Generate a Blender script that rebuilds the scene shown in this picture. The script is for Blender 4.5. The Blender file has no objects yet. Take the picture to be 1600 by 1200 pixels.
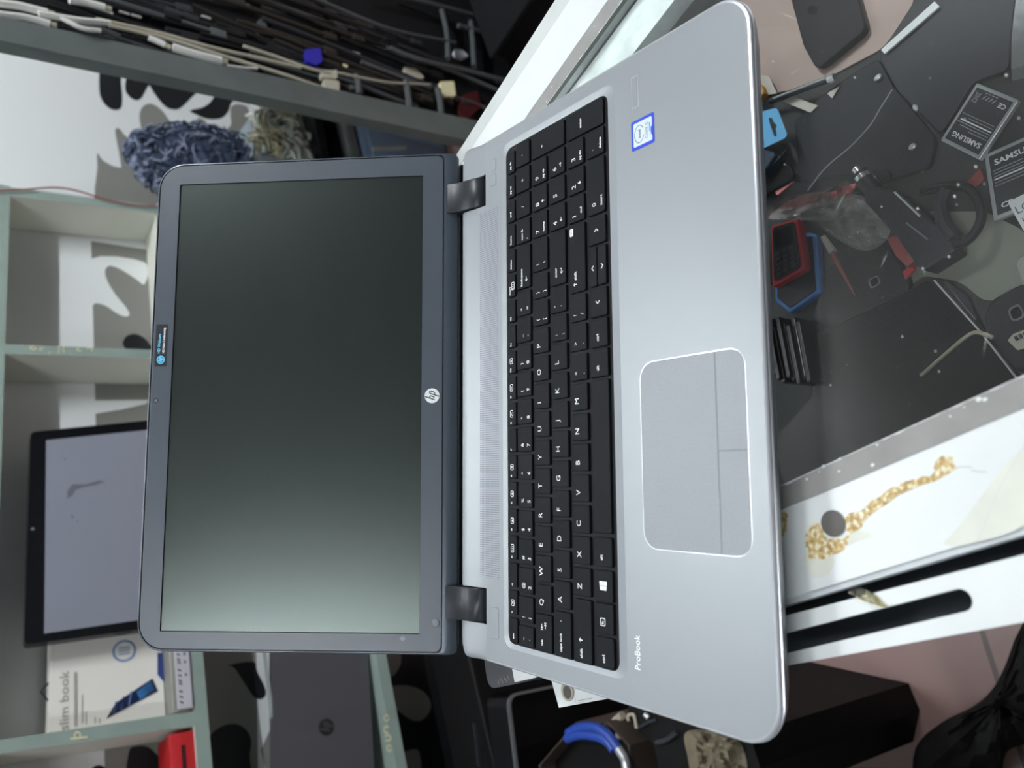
import bpy, bmesh, math, random
from mathutils import Vector, Matrix, noise

random.seed(7)
C = bpy.context.scene.collection
MM = 0.001

# ------------------------------------------------------------------ camera numbers (mm)
CAM = Vector((-63.98982, -497.61366, 328.78199))
FPX = 1232.3697
ROWS = [[0.99283637, -0.09932214, 0.0664158], [-0.0059936, -0.59656533, -0.80254214], [0.11933157, 0.79639496, -0.59288705]]
TH = 0.8474085
CT, ST = math.cos(TH), math.sin(TH)
A25 = math.radians(25)
E1 = Vector((math.cos(A25), math.sin(A25), 0))      # along the shop's back wall
E2 = Vector((-math.sin(A25), math.cos(A25), 0))     # towards the back wall, along the counter


def ray(x, y):
    d = ((600 - y) / FPX, (x - 800) / FPX, 1.0)
    return Vector([sum(ROWS[k][i] * d[k] for k in range(3)) for i in range(3)])


def onz(x, y, z):
    d = ray(x, y)
    return CAM + d * ((z - CAM.z) / d.z)


def onw(x, y, dist):
    d = ray(x, y)
    return CAM + d * (dist / d.dot(E2))


def R(e1, e2, z):
    """room coordinates -> world mm"""
    p = CAM + E1 * e1 + E2 * e2
    return Vector((p.x, p.y, z))


def LID(x, h, n=0.0):
    return Vector((x, h * CT - n * ST, h * ST + n * CT))


# ------------------------------------------------------------------ materials
def lin(c):
    c = c / 255.0
    return c / 12.92 if c <= 0.04045 else ((c + 0.055) / 1.055) ** 2.4


def rgb(r, g, b):
    return (lin(r), lin(g), lin(b), 1)


def mat(name, col, rough=0.5, metal=0.0, spec=0.5, bump=0.0, bscale=400.0, vary=0.0, vscale=20.0, coat=0.0):
    m = bpy.data.materials.new(name)
    m.use_nodes = True
    nt = m.node_tree
    p = nt.nodes['Principled BSDF']
    p.inputs['Base Color'].default_value = col
    p.inputs['Roughness'].default_value = rough
    p.inputs['Metallic'].default_value = metal
    p.inputs['Specular IOR Level'].default_value = spec
    p.inputs['Coat Weight'].default_value = coat
    tc = nt.nodes.new('ShaderNodeTexCoord')
    if bump:
        n = nt.nodes.new('ShaderNodeTexNoise')
        n.inputs['Scale'].default_value = bscale
        n.inputs['Detail'].default_value = 4
        b = nt.nodes.new('ShaderNodeBump')
        b.inputs['Strength'].default_value = bump
        b.inputs['Distance'].default_value = 0.0005
        nt.links.new(tc.outputs['Object'], n.inputs['Vector'])
        nt.links.new(n.outputs['Fac'], b.inputs['Height'])
        nt.links.new(b.outputs['Normal'], p.inputs['Normal'])
    if vary:
        n = nt.nodes.new('ShaderNodeTexNoise')
        n.inputs['Scale'].default_value = vscale
        n.inputs['Detail'].default_value = 5
        r = nt.nodes.new('ShaderNodeMapRange')
        r.inputs['From Min'].default_value = 0.3
        r.inputs['From Max'].default_value = 0.7
        r.inputs['To Min'].default_value = 1 - vary
        r.inputs['To Max'].default_value = 1 + vary
        mx = nt.nodes.new('ShaderNodeVectorMath')
        mx.operation = 'SCALE'
        mx.inputs[0].default_value = col[:3]
        nt.links.new(tc.outputs['Object'], n.inputs['Vector'])
        nt.links.new(n.outputs['Fac'], r.inputs['Value'])
        nt.links.new(r.outputs['Result'], mx.inputs['Scale'])
        nt.links.new(mx.outputs['Vector'], p.inputs['Base Color'])
    return m


def emit_mat(name, col, strength):
    m = bpy.data.materials.new(name)
    m.use_nodes = True
    p = m.node_tree.nodes['Principled BSDF']
    p.inputs['Base Color'].default_value = col
    p.inputs['Emission Color'].default_value = col
    p.inputs['Emission Strength'].default_value = strength
    return m


def clear_mat(name, tint, rough, gloss=1.0, ior=1.5, bump=0.0, bscale=60, dust_haze=0.0):
    """thin clear sheet: see-through, with Fresnel reflection"""
    m = bpy.data.materials.new(name)
    m.use_nodes = True
    nt = m.node_tree
    nt.nodes.clear()
    o = nt.nodes.new('ShaderNodeOutputMaterial')
    mix = nt.nodes.new('ShaderNodeMixShader')
    t = nt.nodes.new('ShaderNodeBsdfTransparent')
    t.inputs['Color'].default_value = tint
    g = nt.nodes.new('ShaderNodeBsdfGlossy')
    g.inputs['Roughness'].default_value = rough
    g.inputs['Color'].default_value = (gloss, gloss, gloss, 1)
    f = nt.nodes.new('ShaderNodeFresnel')
    f.inputs['IOR'].default_value = ior
    nt.links.new(f.outputs[0], mix.inputs[0])
    nt.links.new(t.outputs[0], mix.inputs[1])
    nt.links.new(g.outputs[0], mix.inputs[2])
    if dust_haze:
        dm = nt.nodes.new('ShaderNodeMixShader')
        df = nt.nodes.new('ShaderNodeBsdfDiffuse')
        df.inputs['Color'].default_value = (.8, .8, .78, 1)
        tc2 = nt.nodes.new('ShaderNodeTexCoord')
        n2 = nt.nodes.new('ShaderNodeTexNoise')
        n2.inputs['Scale'].default_value = 14
        n2.inputs['Detail'].default_value = 8
        mr = nt.nodes.new('ShaderNodeMapRange')
        mr.inputs['From Min'].default_value = .3
        mr.inputs['From Max'].default_value = .75
        mr.inputs['To Min'].default_value = dust_haze * .5
        mr.inputs['To Max'].default_value = dust_haze * 1.6
        nt.links.new(tc2.outputs['Object'], n2.inputs['Vector'])
        nt.links.new(n2.outputs['Fac'], mr.inputs['Value'])
        nt.links.new(mr.outputs['Result'], dm.inputs[0])
        nt.links.new(mix.outputs[0], dm.inputs[1])
        nt.links.new(df.outputs[0], dm.inputs[2])
        nt.links.new(dm.outputs[0], o.inputs[0])
    else:
        nt.links.new(mix.outputs[0], o.inputs[0])
    if bump:
        tc = nt.nodes.new('ShaderNodeTexCoord')
        n = nt.nodes.new('ShaderNodeTexNoise')
        n.inputs['Scale'].default_value = bscale
        n.inputs['Detail'].default_value = 3
        b = nt.nodes.new('ShaderNodeBump')
        b.inputs['Strength'].default_value = bump
        b.inputs['Distance'].default_value = 0.01
        nt.links.new(tc.outputs['Object'], n.inputs['Vector'])
        nt.links.new(n.outputs['Fac'], b.inputs['Height'])
        nt.links.new(b.outputs['Normal'], g.inputs['Normal'])
        nt.links.new(b.outputs['Normal'], f.inputs['Normal'])
    return m


M = {}
M['silver'] = mat('silver_plastic', rgb(131, 136, 140), .42, .34, .5, bump=.05, bscale=3000)
M['silver_pad'] = mat('touchpad_plastic', rgb(128, 133, 137), .52, .3, .5, bump=.25, bscale=1800, vary=.05, vscale=900)
M['silver_edge'] = mat('silver_edge', rgb(190, 193, 200), .28, .6)
M['case_bottom'] = mat('case_bottom', rgb(70, 72, 76), .5)
M['key'] = mat('key_black', rgb(15, 17, 20), .55, 0, .09, bump=.05, bscale=4000)
M['tray'] = mat('key_tray', rgb(24, 25, 28), .55, 0, .12)
M['legend'] = mat('legend_white', rgb(235, 238, 240), .6)
M['bezel'] = mat('bezel_grey', rgb(63, 71, 81), .38, 0, .5, bump=.08, bscale=2500)
M['rim'] = mat('lid_rim', rgb(72, 80, 90), .28, .3)
M['hinge'] = mat('hinge_grey', rgb(34, 37, 42), .36, 0, .22)
M['black'] = mat('black_gap', rgb(8, 9, 11), .5)
M['screen'] = mat('screen_panel', rgb(18, 23, 22), .30, 0, .7)
M['screen'].node_tree.nodes['Principled BSDF'].inputs['Specular Tint'].default_value = (.84, 1, .94, 1)
M['logo_white'] = mat('logo_white', rgb(236, 242, 243), .3, .2)
M['sticker_dark'] = mat('sticker_dark', rgb(30, 32, 40), .35)
M['sticker_blue'] = mat('sticker_blue', rgb(110, 205, 235), .4)
M['sticker_teal'] = mat('sticker_teal', rgb(40, 130, 175), .4)
M['rubber'] = mat('rubber_grey', rgb(105, 110, 118), .45)
M['intel_blue'] = mat('label_blue', rgb(40, 70, 190), .3, .2)
M['intel_white'] = mat('label_silver', rgb(205, 218, 232), .3, .3)
M['intel_ink'] = mat('label_ink', rgb(48, 56, 80), .5)
M['white_board'] = mat('white_board', rgb(198, 203, 204), .35, 0, .5, bump=.1, bscale=60, vary=.04, vscale=25)
M['old_white'] = mat('old_white_board', rgb(174, 179, 177), .5, 0, .4, bump=.2, bscale=50, vary=.08, vscale=14)
M['grey_strip'] = mat('grey_strip', rgb(128, 128, 126), .6, 0, .3, vary=.08, vscale=60)
M['glass_edge'] = mat('glass_edge', rgb(60, 66, 64), .25, 0, .5)
M['frost'] = mat('frosted_strip', rgb(206, 214, 214), .5, 0, .4, bump=.4, bscale=120, vary=.15, vscale=60)
M['teal'] = mat('teal_paint', rgb(146, 163, 156), .45, 0, .4, bump=.15, bscale=40, vary=.08, vscale=18)
M['cream_wood'] = mat('cream_side', rgb(216, 218, 208), .6, 0, .3, vary=.04, vscale=9)
M['wp_white'] = mat('wallpaper_white', rgb(224, 228, 229), .38, 0, .5)
M['wp_grey'] = mat('wallpaper_grey', rgb(132, 132, 128), .45, 0, .4)
M['wp_black'] = mat('wallpaper_black', rgb(22, 25, 28), .45, 0, .4)
M['post'] = mat('post_grey', rgb(92, 100, 98), .5, .1, .4, vary=.15, vscale=12)
M['rack'] = mat('rack_grey', rgb(82, 86, 88), .45, .2)
M['rack_board'] = mat('rack_board_dark', rgb(13, 14, 17), .7, 0, .2)
M['cable_black'] = mat('cable_black', rgb(12, 13, 15), .45, 0, .35)
M['cable_dark'] = mat('cable_charcoal', rgb(40, 42, 47), .45, 0, .4)
M['cable_brown'] = mat('cable_brown', rgb(42, 37, 33), .5, 0, .3)
M['cable_beige'] = mat('cable_beige', rgb(176, 172, 156), .5)
M['cable_white'] = mat('cable_white', rgb(214, 216, 212), .4)
M['plug_blue'] = mat('plug_blue', rgb(40, 36, 160), .4)
M['plug_cream'] = mat('plug_cream', rgb(226, 220, 180), .5)
M['red_dark'] = mat('dark_red', rgb(66, 13, 17), .5)
M['coil'] = mat('coil_olive', rgb(158, 156, 128), .5, vary=.15, vscale=40)
M['coil_pale'] = mat('coil_pale', rgb(182, 188, 180), .45, vary=.12, vscale=40)
M['yarn'] = mat('yarn_blue_grey', rgb(56, 65, 84), .9, 0, .1, vary=.35, vscale=70)
M['yarn_pale'] = mat('yarn_pale', rgb(120, 128, 148), .9, 0, .1)
M['pale_blue'] = mat('pale_blue_card', rgb(176, 190, 200), .6)
M['blue_grey'] = mat('blue_grey_plastic', rgb(122, 144, 170), .45)
M['grey_roll'] = mat('grey_metal', rgb(120, 126, 126), .35, .3)
M['floor'] = None
M['screen_glare'] = mat('glare_display', rgb(142, 146, 160), .16, 0, .6)  # pale base colour stands for glare on the screen
M['smudge'] = mat('display_smudge', rgb(104, 106, 118), .5)
M['display_black'] = mat('display_border', rgb(14, 15, 19), .2)
M['carton_white'] = mat('carton_white', rgb(236, 234, 228), .55)
M['carton_ink'] = mat('carton_ink_grey', rgb(160, 158, 152), .6)
M['carton_blue'] = mat('carton_blue_ring', rgb(120, 150, 196), .5)
M['pic_blue'] = mat('picture_blue', rgb(44, 62, 122), .45)
M['pic_sky'] = mat('picture_sky', rgb(74, 142, 218), .45)
M['pic_dark'] = mat('picture_dark', rgb(36, 42, 62), .45)
M['grey_slab'] = mat('grey_plastic', rgb(140, 140, 134), .4, .2)
M['label_pale'] = mat('pale_label', rgb(198, 198, 206), .5)
M['red_box'] = mat('red_box', rgb(188, 34, 40), .45)
M['laptop_dark'] = mat('dark_grey_lid', rgb(96, 96, 101), .4, .4)
M['laptop_logo'] = mat('dark_logo', rgb(44, 44, 44), .3, .3)
M['laptop_edge'] = mat('pale_edge', rgb(170, 178, 178), .35, .3)
M['deep_black'] = mat('deep_black', rgb(9, 9, 10), .6, 0, .15)
M['black_gloss'] = mat('black_gloss', rgb(10, 10, 12), .15)
M['silver_rim'] = mat('silver_rim', rgb(170, 172, 176), .3, .7)
M['blue_cable'] = mat('blue_cable', rgb(28, 60, 142), .4)
M['brown_card'] = mat('brown_card', rgb(112, 104, 86), .7, vary=.15, vscale=25)
M['brown_dark'] = mat('brown_box', rgb(52, 44, 38), .5)
M['dark_cloth'] = mat('dark_cloth', rgb(34, 34, 34), .9, 0, .1, bump=.4, bscale=300)
M['phone_black'] = mat('phone_black', rgb(19, 21, 25), .35, 0, .3)
M['phone_glass'] = mat('phone_glass', rgb(15, 17, 20), .32, 0, .1)
M['phone_matte'] = mat('phone_matte', rgb(28, 31, 36), .55, 0, .25)
M['charcoal'] = mat('charcoal_plastic', rgb(38, 41, 46), .5, 0, .3)
M['chrome'] = mat('chrome', rgb(200, 202, 206), .2, .9)
M['tag_blue'] = mat('tag_blue', rgb(88, 160, 206), .4)
M['navy'] = mat('navy_plastic', rgb(20, 42, 66), .4)
M['phone_blue'] = mat('phone_blue', rgb(52, 118, 196), .4)
M['phone_red'] = mat('phone_red', rgb(172, 30, 44), .35)
M['pink'] = mat('pink_plastic', rgb(214, 130, 134), .4)
M['red_matte'] = mat('red_matte', rgb(140, 62, 60), .5)
M['battery_silver'] = mat('battery_silver', rgb(176, 180, 182), .35, .5)
M['battery_dark'] = mat('battery_label', rgb(46, 48, 52), .55, 0, .3)
M['ink_white'] = mat('ink_white', rgb(225, 228, 228), .6)
M['ink_grey'] = mat('ink_grey', rgb(150, 154, 156), .6)
M['card_white'] = mat('card_white', rgb(206, 210, 212), .6)
M['ink_dark'] = mat('ink_dark', rgb(80, 84, 100), .6)
M['foil'] = mat('foil_bag', rgb(200, 204, 208), .18, .8, bump=1.0, bscale=50)
M['cord_beige'] = mat('cord_beige', rgb(150, 144, 128), .6)
M['olive_pad'] = mat('olive_lining', rgb(122, 125, 116), .7, vary=.06, vscale=12)
M['shelf_dark'] = mat('shelf_dark', rgb(54, 56, 56), .7, 0, .3, vary=.1, vscale=12)
M['speck'] = mat('dust_glint', rgb(210, 212, 210), .7)
M['pink_board'] = mat('pinkish_board', rgb(160, 141, 134), .65, vary=.06, vscale=10)
M['pcb'] = mat('circuit_board', rgb(150, 152, 138), .5)
M['yellow'] = mat('ochre_plastic', rgb(180, 132, 52), .5)
M['pale_scrap'] = mat('pale_scrap', rgb(176, 172, 164), .6)
M['stain'] = mat('glue_stain', rgb(190, 164, 108), .5, 0, .4, bump=.8, bscale=300)
_nt = M['stain'].node_tree
_tc = _nt.nodes.new('ShaderNodeTexCoord')
_n = _nt.nodes.new('ShaderNodeTexNoise')
_n.inputs['Scale'].default_value = 420
_n.inputs['Detail'].default_value = 6
_r = _nt.nodes.new('ShaderNodeValToRGB')
for _p, _c in zip((0.0, 1.0), (rgb(146, 120, 72), rgb(212, 210, 194))):
    _r.color_ramp.elements[0 if _p == 0 else 1].position = .36 if _p == 0 else .64
    _r.color_ramp.elements[0 if _p == 0 else 1].color = _c
_e = _r.color_ramp.elements.new(.52)
_e.color = rgb(184, 162, 112)
_nt.links.new(_tc.outputs['Object'], _n.inputs['Vector'])
_nt.links.new(_n.outputs['Fac'], _r.inputs[0])
_nt.links.new(_r.outputs[0], _nt.nodes['Principled BSDF'].inputs['Base Color'])
M['stain_pale'] = mat('glue_stain_pale', rgb(196, 199, 189), .5, vary=.06, vscale=60)
M['hole'] = mat('hole_grey', rgb(82, 80, 78), .8)
M['slot_shade'] = mat('slot_shade', rgb(44, 50, 58), .7)
M['edge_grey'] = mat('board_edge_grey', rgb(176, 182, 186), .5, vary=.08, vscale=40)
M['ceiling'] = mat('ceiling_grey', rgb(150, 151, 150), .8)
M['wall_plain'] = mat('wall_plain', rgb(150, 152, 150), .8)
M['fixture'] = mat('lamp_fixture', rgb(225, 226, 226), .5)
M['glass'] = clear_mat('counter_glass', (.97, .98, .975, 1), .03, ior=1.4, dust_haze=.008)
M['film'] = clear_mat('plastic_film', (.88, .89, .9, 1), .06, 1.0, 1.8, bump=1.0, bscale=110, dust_haze=.22)  # white diffuse share brightens the bag in place of glints
M['film_pink'] = clear_mat('plastic_film_pink', (.9, .62, .62, 1), .25, 1.0, 1.5, bump=1.0, bscale=60)
M['tape'] = clear_mat('glue_film', (.9, .87, .72, 1), .25, 1.0, 1.45, bump=.6, bscale=90)


# ------------------------------------------------------------------ mesh helpers
class MB:
    """collects geometry (mm, world) and links it as ONE mesh object"""

    def __init__(self):
        self.v, self.f, self.mi, self.mats = [], [], [], []

    def slot(self, m):
        if m not in self.mats:
            self.mats.append(m)
        return self.mats.index(m)

    def add(self, verts, faces, m):
        o = len(self.v)
        s = self.slot(m)
        self.v.extend(Vector(p) for p in verts)
        for f in faces:
            self.f.append(tuple(i + o for i in f))
            self.mi.append(s)
        return self

    # --- shapes
    def loft(self, loops, m, cap0=True, cap1=True, capm=None):
        n = len(loops[0])
        V, F = [], []
        for l in loops:
            V.extend(l)
        for k in range(len(loops) - 1):
            for i in range(n):
                j = (i + 1) % n
                F.append((k * n + i, k * n + j, (k + 1) * n + j, (k + 1) * n + i))
        if cap0:
            F.append(tuple(range(n))[::-1])
        self.add(V, F, m)
        if cap1:
            b = (len(loops) - 1) * n
            self.add([V[b + i] for i in range(n)], [tuple(range(n))], capm or m)
        return self

    def prism(self, poly, up, m, capm=None):
        """poly: list of world points (one face), up: extrusion vector"""
        a = [Vector(p) for p in poly]
        b = [p + Vector(up) for p in a]
        return self.loft([a, b], m, True, True, capm)

    def sheet(self, poly, m):
        return self.add(poly, [tuple(range(len(poly)))], m)

    def box(self, c, ax, ay, az, m, bev=0.0):
        """oriented box: centre c, half vectors ax ay az; bev mm chamfer"""
        c, ax, ay, az = map(Vector, (c, ax, ay, az))
        if bev <= 0:
            V = [c + ax * i + ay * j + az * k for i in (-1, 1) for j in (-1, 1) for k in (-1, 1)]
            F = [(0, 1, 3, 2), (4, 6, 7, 5), (0, 4, 5, 1), (2, 3, 7, 6), (0, 2, 6, 4), (1, 5, 7, 3)]
            return self.add(V, F, m)
        lx, ly, lz = ax.length, ay.length, az.length
        ux, uy, uz = ax / lx, ay / ly, az / lz
        b = min(bev, lx * .45, ly * .45, lz * .45)

        def ring(ins, w):
            return [c + ux * x + uy * y + uz * w for x, y in rrect2(-lx + ins, lx - ins, -ly + ins, ly - ins, b, 3)]
        return self.loft([ring(b * .9, -lz), ring(b * .25, -lz + b * .3), ring(0, -lz + b), ring(0, lz - b), ring(b * .25, lz - b * .3), ring(b * .9, lz)], m)

    def tube(self, pts, r, m, seg=8, closed=False, smooth=6, taper=None):
        P = [Vector(p) for p in pts]
        if smooth and len(P) > 2:
            P = catmull(P, smooth, closed)
        n = len(P)
        V, F = [], []
        t0 = (P[1] - P[0]).normalized()
        up = t0.orthogonal().normalized()
        for i in range(n):
            if closed:
                t = (P[(i + 1) % n] - P[i - 1])
            else:
                t = P[min(i + 1, n - 1)] - P[max(i - 1, 0)]
            if t.length < 1e-9:
                t = t0
            t.normalize()
            up = up - t * up.dot(t)
            if up.length < 1e-6:
                up = t.orthogonal()
            up.normalize()
            s = t.cross(up)
            rr = r if taper is None else r * taper(i / max(1, n - 1))
            for k in range(seg):
                a = 2 * math.pi * k / seg
                V.append(P[i] + (up * math.cos(a) + s * math.sin(a)) * rr)
        for i in range(n if closed else n - 1):
            j = (i + 1) % n
            for k in range(seg):
                l = (k + 1) % seg
                F.append((i * seg + k, i * seg + l, j * seg + l, j * seg + k))
        if not closed:
            F.append(tuple(range(seg))[::-1])
            F.append(tuple((n - 1) * seg + k for k in range(seg)))
        return self.add(V, F, m)

    def cyl(self, c, axis, r, m, seg=24, r2=None, x=None):
        c, axis = Vector(c), Vector(axis)
        a = (x or axis.orthogonal()).normalized()
        b = axis.normalized().cross(a)
        r2 = r if r2 is None else r2
        l0 = [c + (a * math.cos(2 * math.pi * k / seg) + b * math.sin(2 * math.pi * k / seg)) * r for k in range(seg)]
        l1 = [c + axis + (a * math.cos(2 * math.pi * k / seg) + b * math.sin(2 * math.pi * k / seg)) * r2 for k in range(seg)]
        return self.loft([l0, l1], m)

    def ribbon(self, pts2, w, fr, m, lift=0.0):
        """flat stroke of width w along 2-D points; fr maps (u,v,lift) to world"""
        P = [Vector((p[0], p[1])) for p in pts2]
        L, Rr = [], []
        n = len(P)
        for i in range(n):
            t = P[min(i + 1, n - 1)] - P[max(i - 1, 0)]
            t.normalize()
            nrm = Vector((-t.y, t.x)) * (w / 2)
            L.append(P[i] + nrm)
            Rr.append(P[i] - nrm)
        V = [fr(p.x, p.y, lift) for p in L] + [fr(p.x, p.y, lift) for p in Rr]
        F = [(i, n + i, n + i + 1, i + 1) for i in range(n - 1)]
        return self.add(V, F, m)

    def flat(self, pts2, fr, m, lift=0.0):
        return self.add([fr(p[0], p[1], lift) for p in pts2], [tuple(range(len(pts2)))], m)

    def text(self, s, x, y, cap, fr, m, lift=0.0, align='L', xs=1.0, bold=False):
        V, F, w = text_geo(s, bold)
        off = 0 if align == 'L' else (-w / 2 if align == 'C' else -w)
        return self.add([fr(x + (a + off) * cap * xs, y + b * cap, lift) for a, b in V], F, m)

    def build(self, name, parent=None, smooth=35.0, recalc=True):
        off = parent.matrix_world.translation / MM if parent is not None else Vector((0, 0, 0))
        if parent is not None:
            off = Vector(parent['_o'])
        else:
            zmin = min(p.z for p in self.v)
            cx = sum(p.x for p in self.v) / len(self.v)
            cy = sum(p.y for p in self.v) / len(self.v)
            off = Vector((cx, cy, zmin))
        me = bpy.data.meshes.new(name)
        me.from_pydata([((p - off) * MM)[:] for p in self.v], [], self.f)
        for m in self.mats:
            me.materials.append(m)
        me.polygons.foreach_set('material_index', self.mi)
        if recalc:
            b = bmesh.new()
            b.from_mesh(me)
            bmesh.ops.recalc_face_normals(b, faces=b.faces)
            b.to_mesh(me)
            b.free()
        if smooth:
            me.shade_smooth()
            me.set_sharp_from_angle(angle=math.radians(smooth))
        o = bpy.data.objects.new(name, me)
        C.objects.link(o)
        if parent is None:
            o.location = off * MM
            o['_o'] = off[:]
        else:
            o.parent = parent
            o['_o'] = off[:]
        return o


def catmull(P, k, closed=False):
    out = []
    n = len(P)
    rng = range(n) if closed else range(n - 1)
    for i in rng:
        p0 = P[(i - 1) % n] if (closed or i > 0) else P[0] * 2 - P[1]
        p1, p2 = P[i], P[(i + 1) % n]
        p3 = P[(i + 2) % n] if (closed or i + 2 < n) else P[n - 1] * 2 - P[n - 2]
        for j in range(k):
            t = j / k
            out.append(0.5 * ((2 * p1) + (p2 - p0) * t + (2 * p0 - 5 * p1 + 4 * p2 - p3) * t * t + (3 * p1 - p0 - 3 * p2 + p3) * t ** 3))
    if not closed:
        out.append(P[-1])
    return out


def rrect2(x0, x1, y0, y1, r, n=6, rr=None):
    """rounded rectangle, CCW from lower right; rr = radii (lr, ur, ul, ll)"""
    rs = rr or (r, r, r, r)
    out = []
    for (cx, cy, sx, sy, a0, q) in ((x1, y0, -1, 1, -90, rs[0]), (x1, y1, -1, -1, 0, rs[1]), (x0, y1, 1, -1, 90, rs[2]), (x0, y0, 1, 1, 180, rs[3])):
        q = max(q, 1e-3)
        for k in range(n + 1):
            a = math.radians(a0 + 90 * k / n)
            out.append((cx + sx * q + q * math.cos(a), cy + sy * q + q * math.sin(a)))
    return out


def fillet(poly, r, n=5):
    """round the corners of a 2-D polygon"""
    out = []
    k = len(poly)
    for i in range(k):
        p0, p1, p2 = Vector(poly[i - 1]), Vector(poly[i]), Vector(poly[(i + 1) % k])
        ri = r[i] if isinstance(r, (list, tuple)) else r
        a, b = (p0 - p1), (p2 - p1)
        d = min(ri, a.length * .45, b.length * .45)
        s, e = p1 + a.normalized() * d, p1 + b.normalized() * d
        for j in range(n + 1):
            t = j / n
            out.append(s * (1 - t) ** 2 + p1 * 2 * t * (1 - t) + e * t * t)
    return [(p.x, p.y) for p in out]


_txt = {}


def text_geo(s, bold=False):
    key = (s, bold)
    if key in _txt:
        return _txt[key]
    cu = bpy.data.curves.new('t', 'FONT')
    cu.body = s
    cu.size = 1.0
    cu.resolution_u = 2
    if bold:
        cu.offset = 0.018
    ob = bpy.data.objects.new('t', cu)
    C.objects.link(ob)
    dg = bpy.context.evaluated_depsgraph_get()
    me = ob.evaluated_get(dg).to_mesh()
    V = [(v.co.x, v.co.y) for v in me.vertices]
    F = [tuple(p.vertices) for p in me.polygons]
    ob.evaluated_get(dg).to_mesh_clear()
    bpy.data.objects.remove(ob)
    bpy.data.curves.remove(cu)
    if not V:
        V, F = [(0, 0), (.1, 0), (0, .1)], [(0, 1, 2)]
    sc = 1 / 0.73                                   # capital height -> 1
    x0 = min(v[0] for v in V)
    V = [((a - x0) * sc, b * sc) for a, b in V]
    w = max(v[0] for v in V)
    _txt[key] = (V, F, w)
    return _txt[key]


def thing(name, label, cat, loc, group=None):
    o = bpy.data.objects.new(name, None)
    o.empty_display_size = .02
    C.objects.link(o)
    o.location = Vector(loc) * MM
    o['_o'] = Vector(loc)[:]
    return tag(o, label, cat, group)


def tag(o, label, cat, group=None, kind=None):
    o['label'] = label
    o['category'] = cat
    if group:
        o['group'] = group
    if kind:
        o['kind'] = kind
    return o


def struct(o):
    o['kind'] = 'structure'
    return o



# ================================================================== THE LAPTOP
lap = thing('laptop', 'open silver laptop with black keyboard and dark screen standing on the glass counter', 'laptop', (0, -130, -24))


def deckfr(x, y, l=0.0):
    return Vector((x, y, l))


def lidfr(x, h, l=0.0):
    return LID(x, h, l)


YF, YH, XW = -264.8, -24.0, 192.0
# --- base: lower shell + top deck with the keyboard well
mb = MB()


def base_outline(ins, back=3.0):
    return rrect2(-XW + ins, XW - ins, YF + ins, back + 5 - ins * .3, 1, 8, rr=(22 - ins * .5, 9, 9, 22 - ins * .5))


mb.loft([[deckfr(x, y, z) for x, y in base_outline(i)] for i, z in ((16, -22), (9, -19.5), (2.5, -9), (.5, -4.6), (0, -3.6), (0.1, -2.9), (.7, -2.6))], M['silver_edge'], True, False)
mb.loft([[deckfr(x, y, z) for x, y in base_outline(i)] for i, z in ((.7, -2.6), (.9, -2.0))], M['case_bottom'], False, False)
mb.loft([[deckfr(x, y, z) for x, y in base_outline(i)] for i, z in ((.9, -2.0), (.3, -1.7), (.3, -1.0))], M['silver_edge'], False, False)
lap_base = mb.build('base_shell', lap)
for sx in (-150, 150):
    for sy in (-240, -25):
        MB().cyl((sx, sy, -24), (0, 0, 2.2), 6, M['black'], 16).build('rubber_foot', lap_base)

mb = MB()
out = [deckfr(x, y, z) for (x, y) in base_outline(0.3) for z in (-1.0,)]
# deck plate: rim chamfer, flat field with a hole for the keyboard well
def clipback(pts):
    return [(x, min(y, YH)) for x, y in pts]


o0, o1, o2 = clipback(base_outline(.3)), clipback(base_outline(1.0)), clipback(base_outline(1.9))
pit = rrect2(-178.5, 181.0, -164.2, -44.8, 9, 6)
bm = bmesh.new()


def ring(pts, z):
    vs = [bm.verts.new((x, y, z)) for x, y in pts]
    es = [bm.edges.new((vs[i], vs[(i + 1) % len(vs)])) for i in range(len(vs))]
    return vs, es


va, ea = ring([p for i, p in enumerate(o2) if i == 0 or (Vector(p) - Vector(o2[i - 1])).length > 1e-4], 0)
vb, eb = ring(pit, 0)
bmesh.ops.triangle_fill(bm, use_beauty=True, use_dissolve=False, edges=ea + eb)
bm.verts.index_update()
mb.add([v.co.copy() for v in bm.verts], [tuple(v.index for v in f.verts) for f in bm.faces], M['silver'])
bm.free()
mb.loft([[deckfr(x, y, z) for x, y in o] for o, z in ((o0, -1.0), (o1, -.25), (o2, 0))], M['silver_edge'], False, False)
pit2 = rrect2(-175.3, 176.6, -157.0, -49.0, 6.5, 6)
mb.loft([[deckfr(x, y, 0) for x, y in pit], [deckfr(x, y, -.14) for x, y in rrect2(-177.9, 180.2, -163.2, -45.4, 8.5, 6)], [deckfr(x, y, -1.0) for x, y in pit2], [deckfr(x, y, -2.4) for x, y in pit2]], M['silver'], False, False)
# hump in front of the hinge, swept along x in three runs with the hinge notches between
PROF = [(-24.0, 0.0), (-20, .2), (-16, .75), (-12, 1.6), (-8, 2.6), (-4, 3.4), (-1, 3.75), (.6, 3.7), (1.2, 3.3), (1.8, 3.35), (3.4, 2.6), (5.5, .9), (7.5, -1.8), (9, -5), (9.6, -9), (9, -12)]
PROF_ = [(-24.0, 0.0), (-21, .1), (-18, .5), (-15, 1.1), (-12, 1.9), (-9, 2.7), (-6.5, 3.15), (-4.6, 3.2), (-3.9, 2.95), (-3.3, 3.0), (-1.5, 2.3), (.6, .9), (2.3, -1.3), (3.2, -4.2), (3.6, -8), (3.2, -11)]


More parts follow.
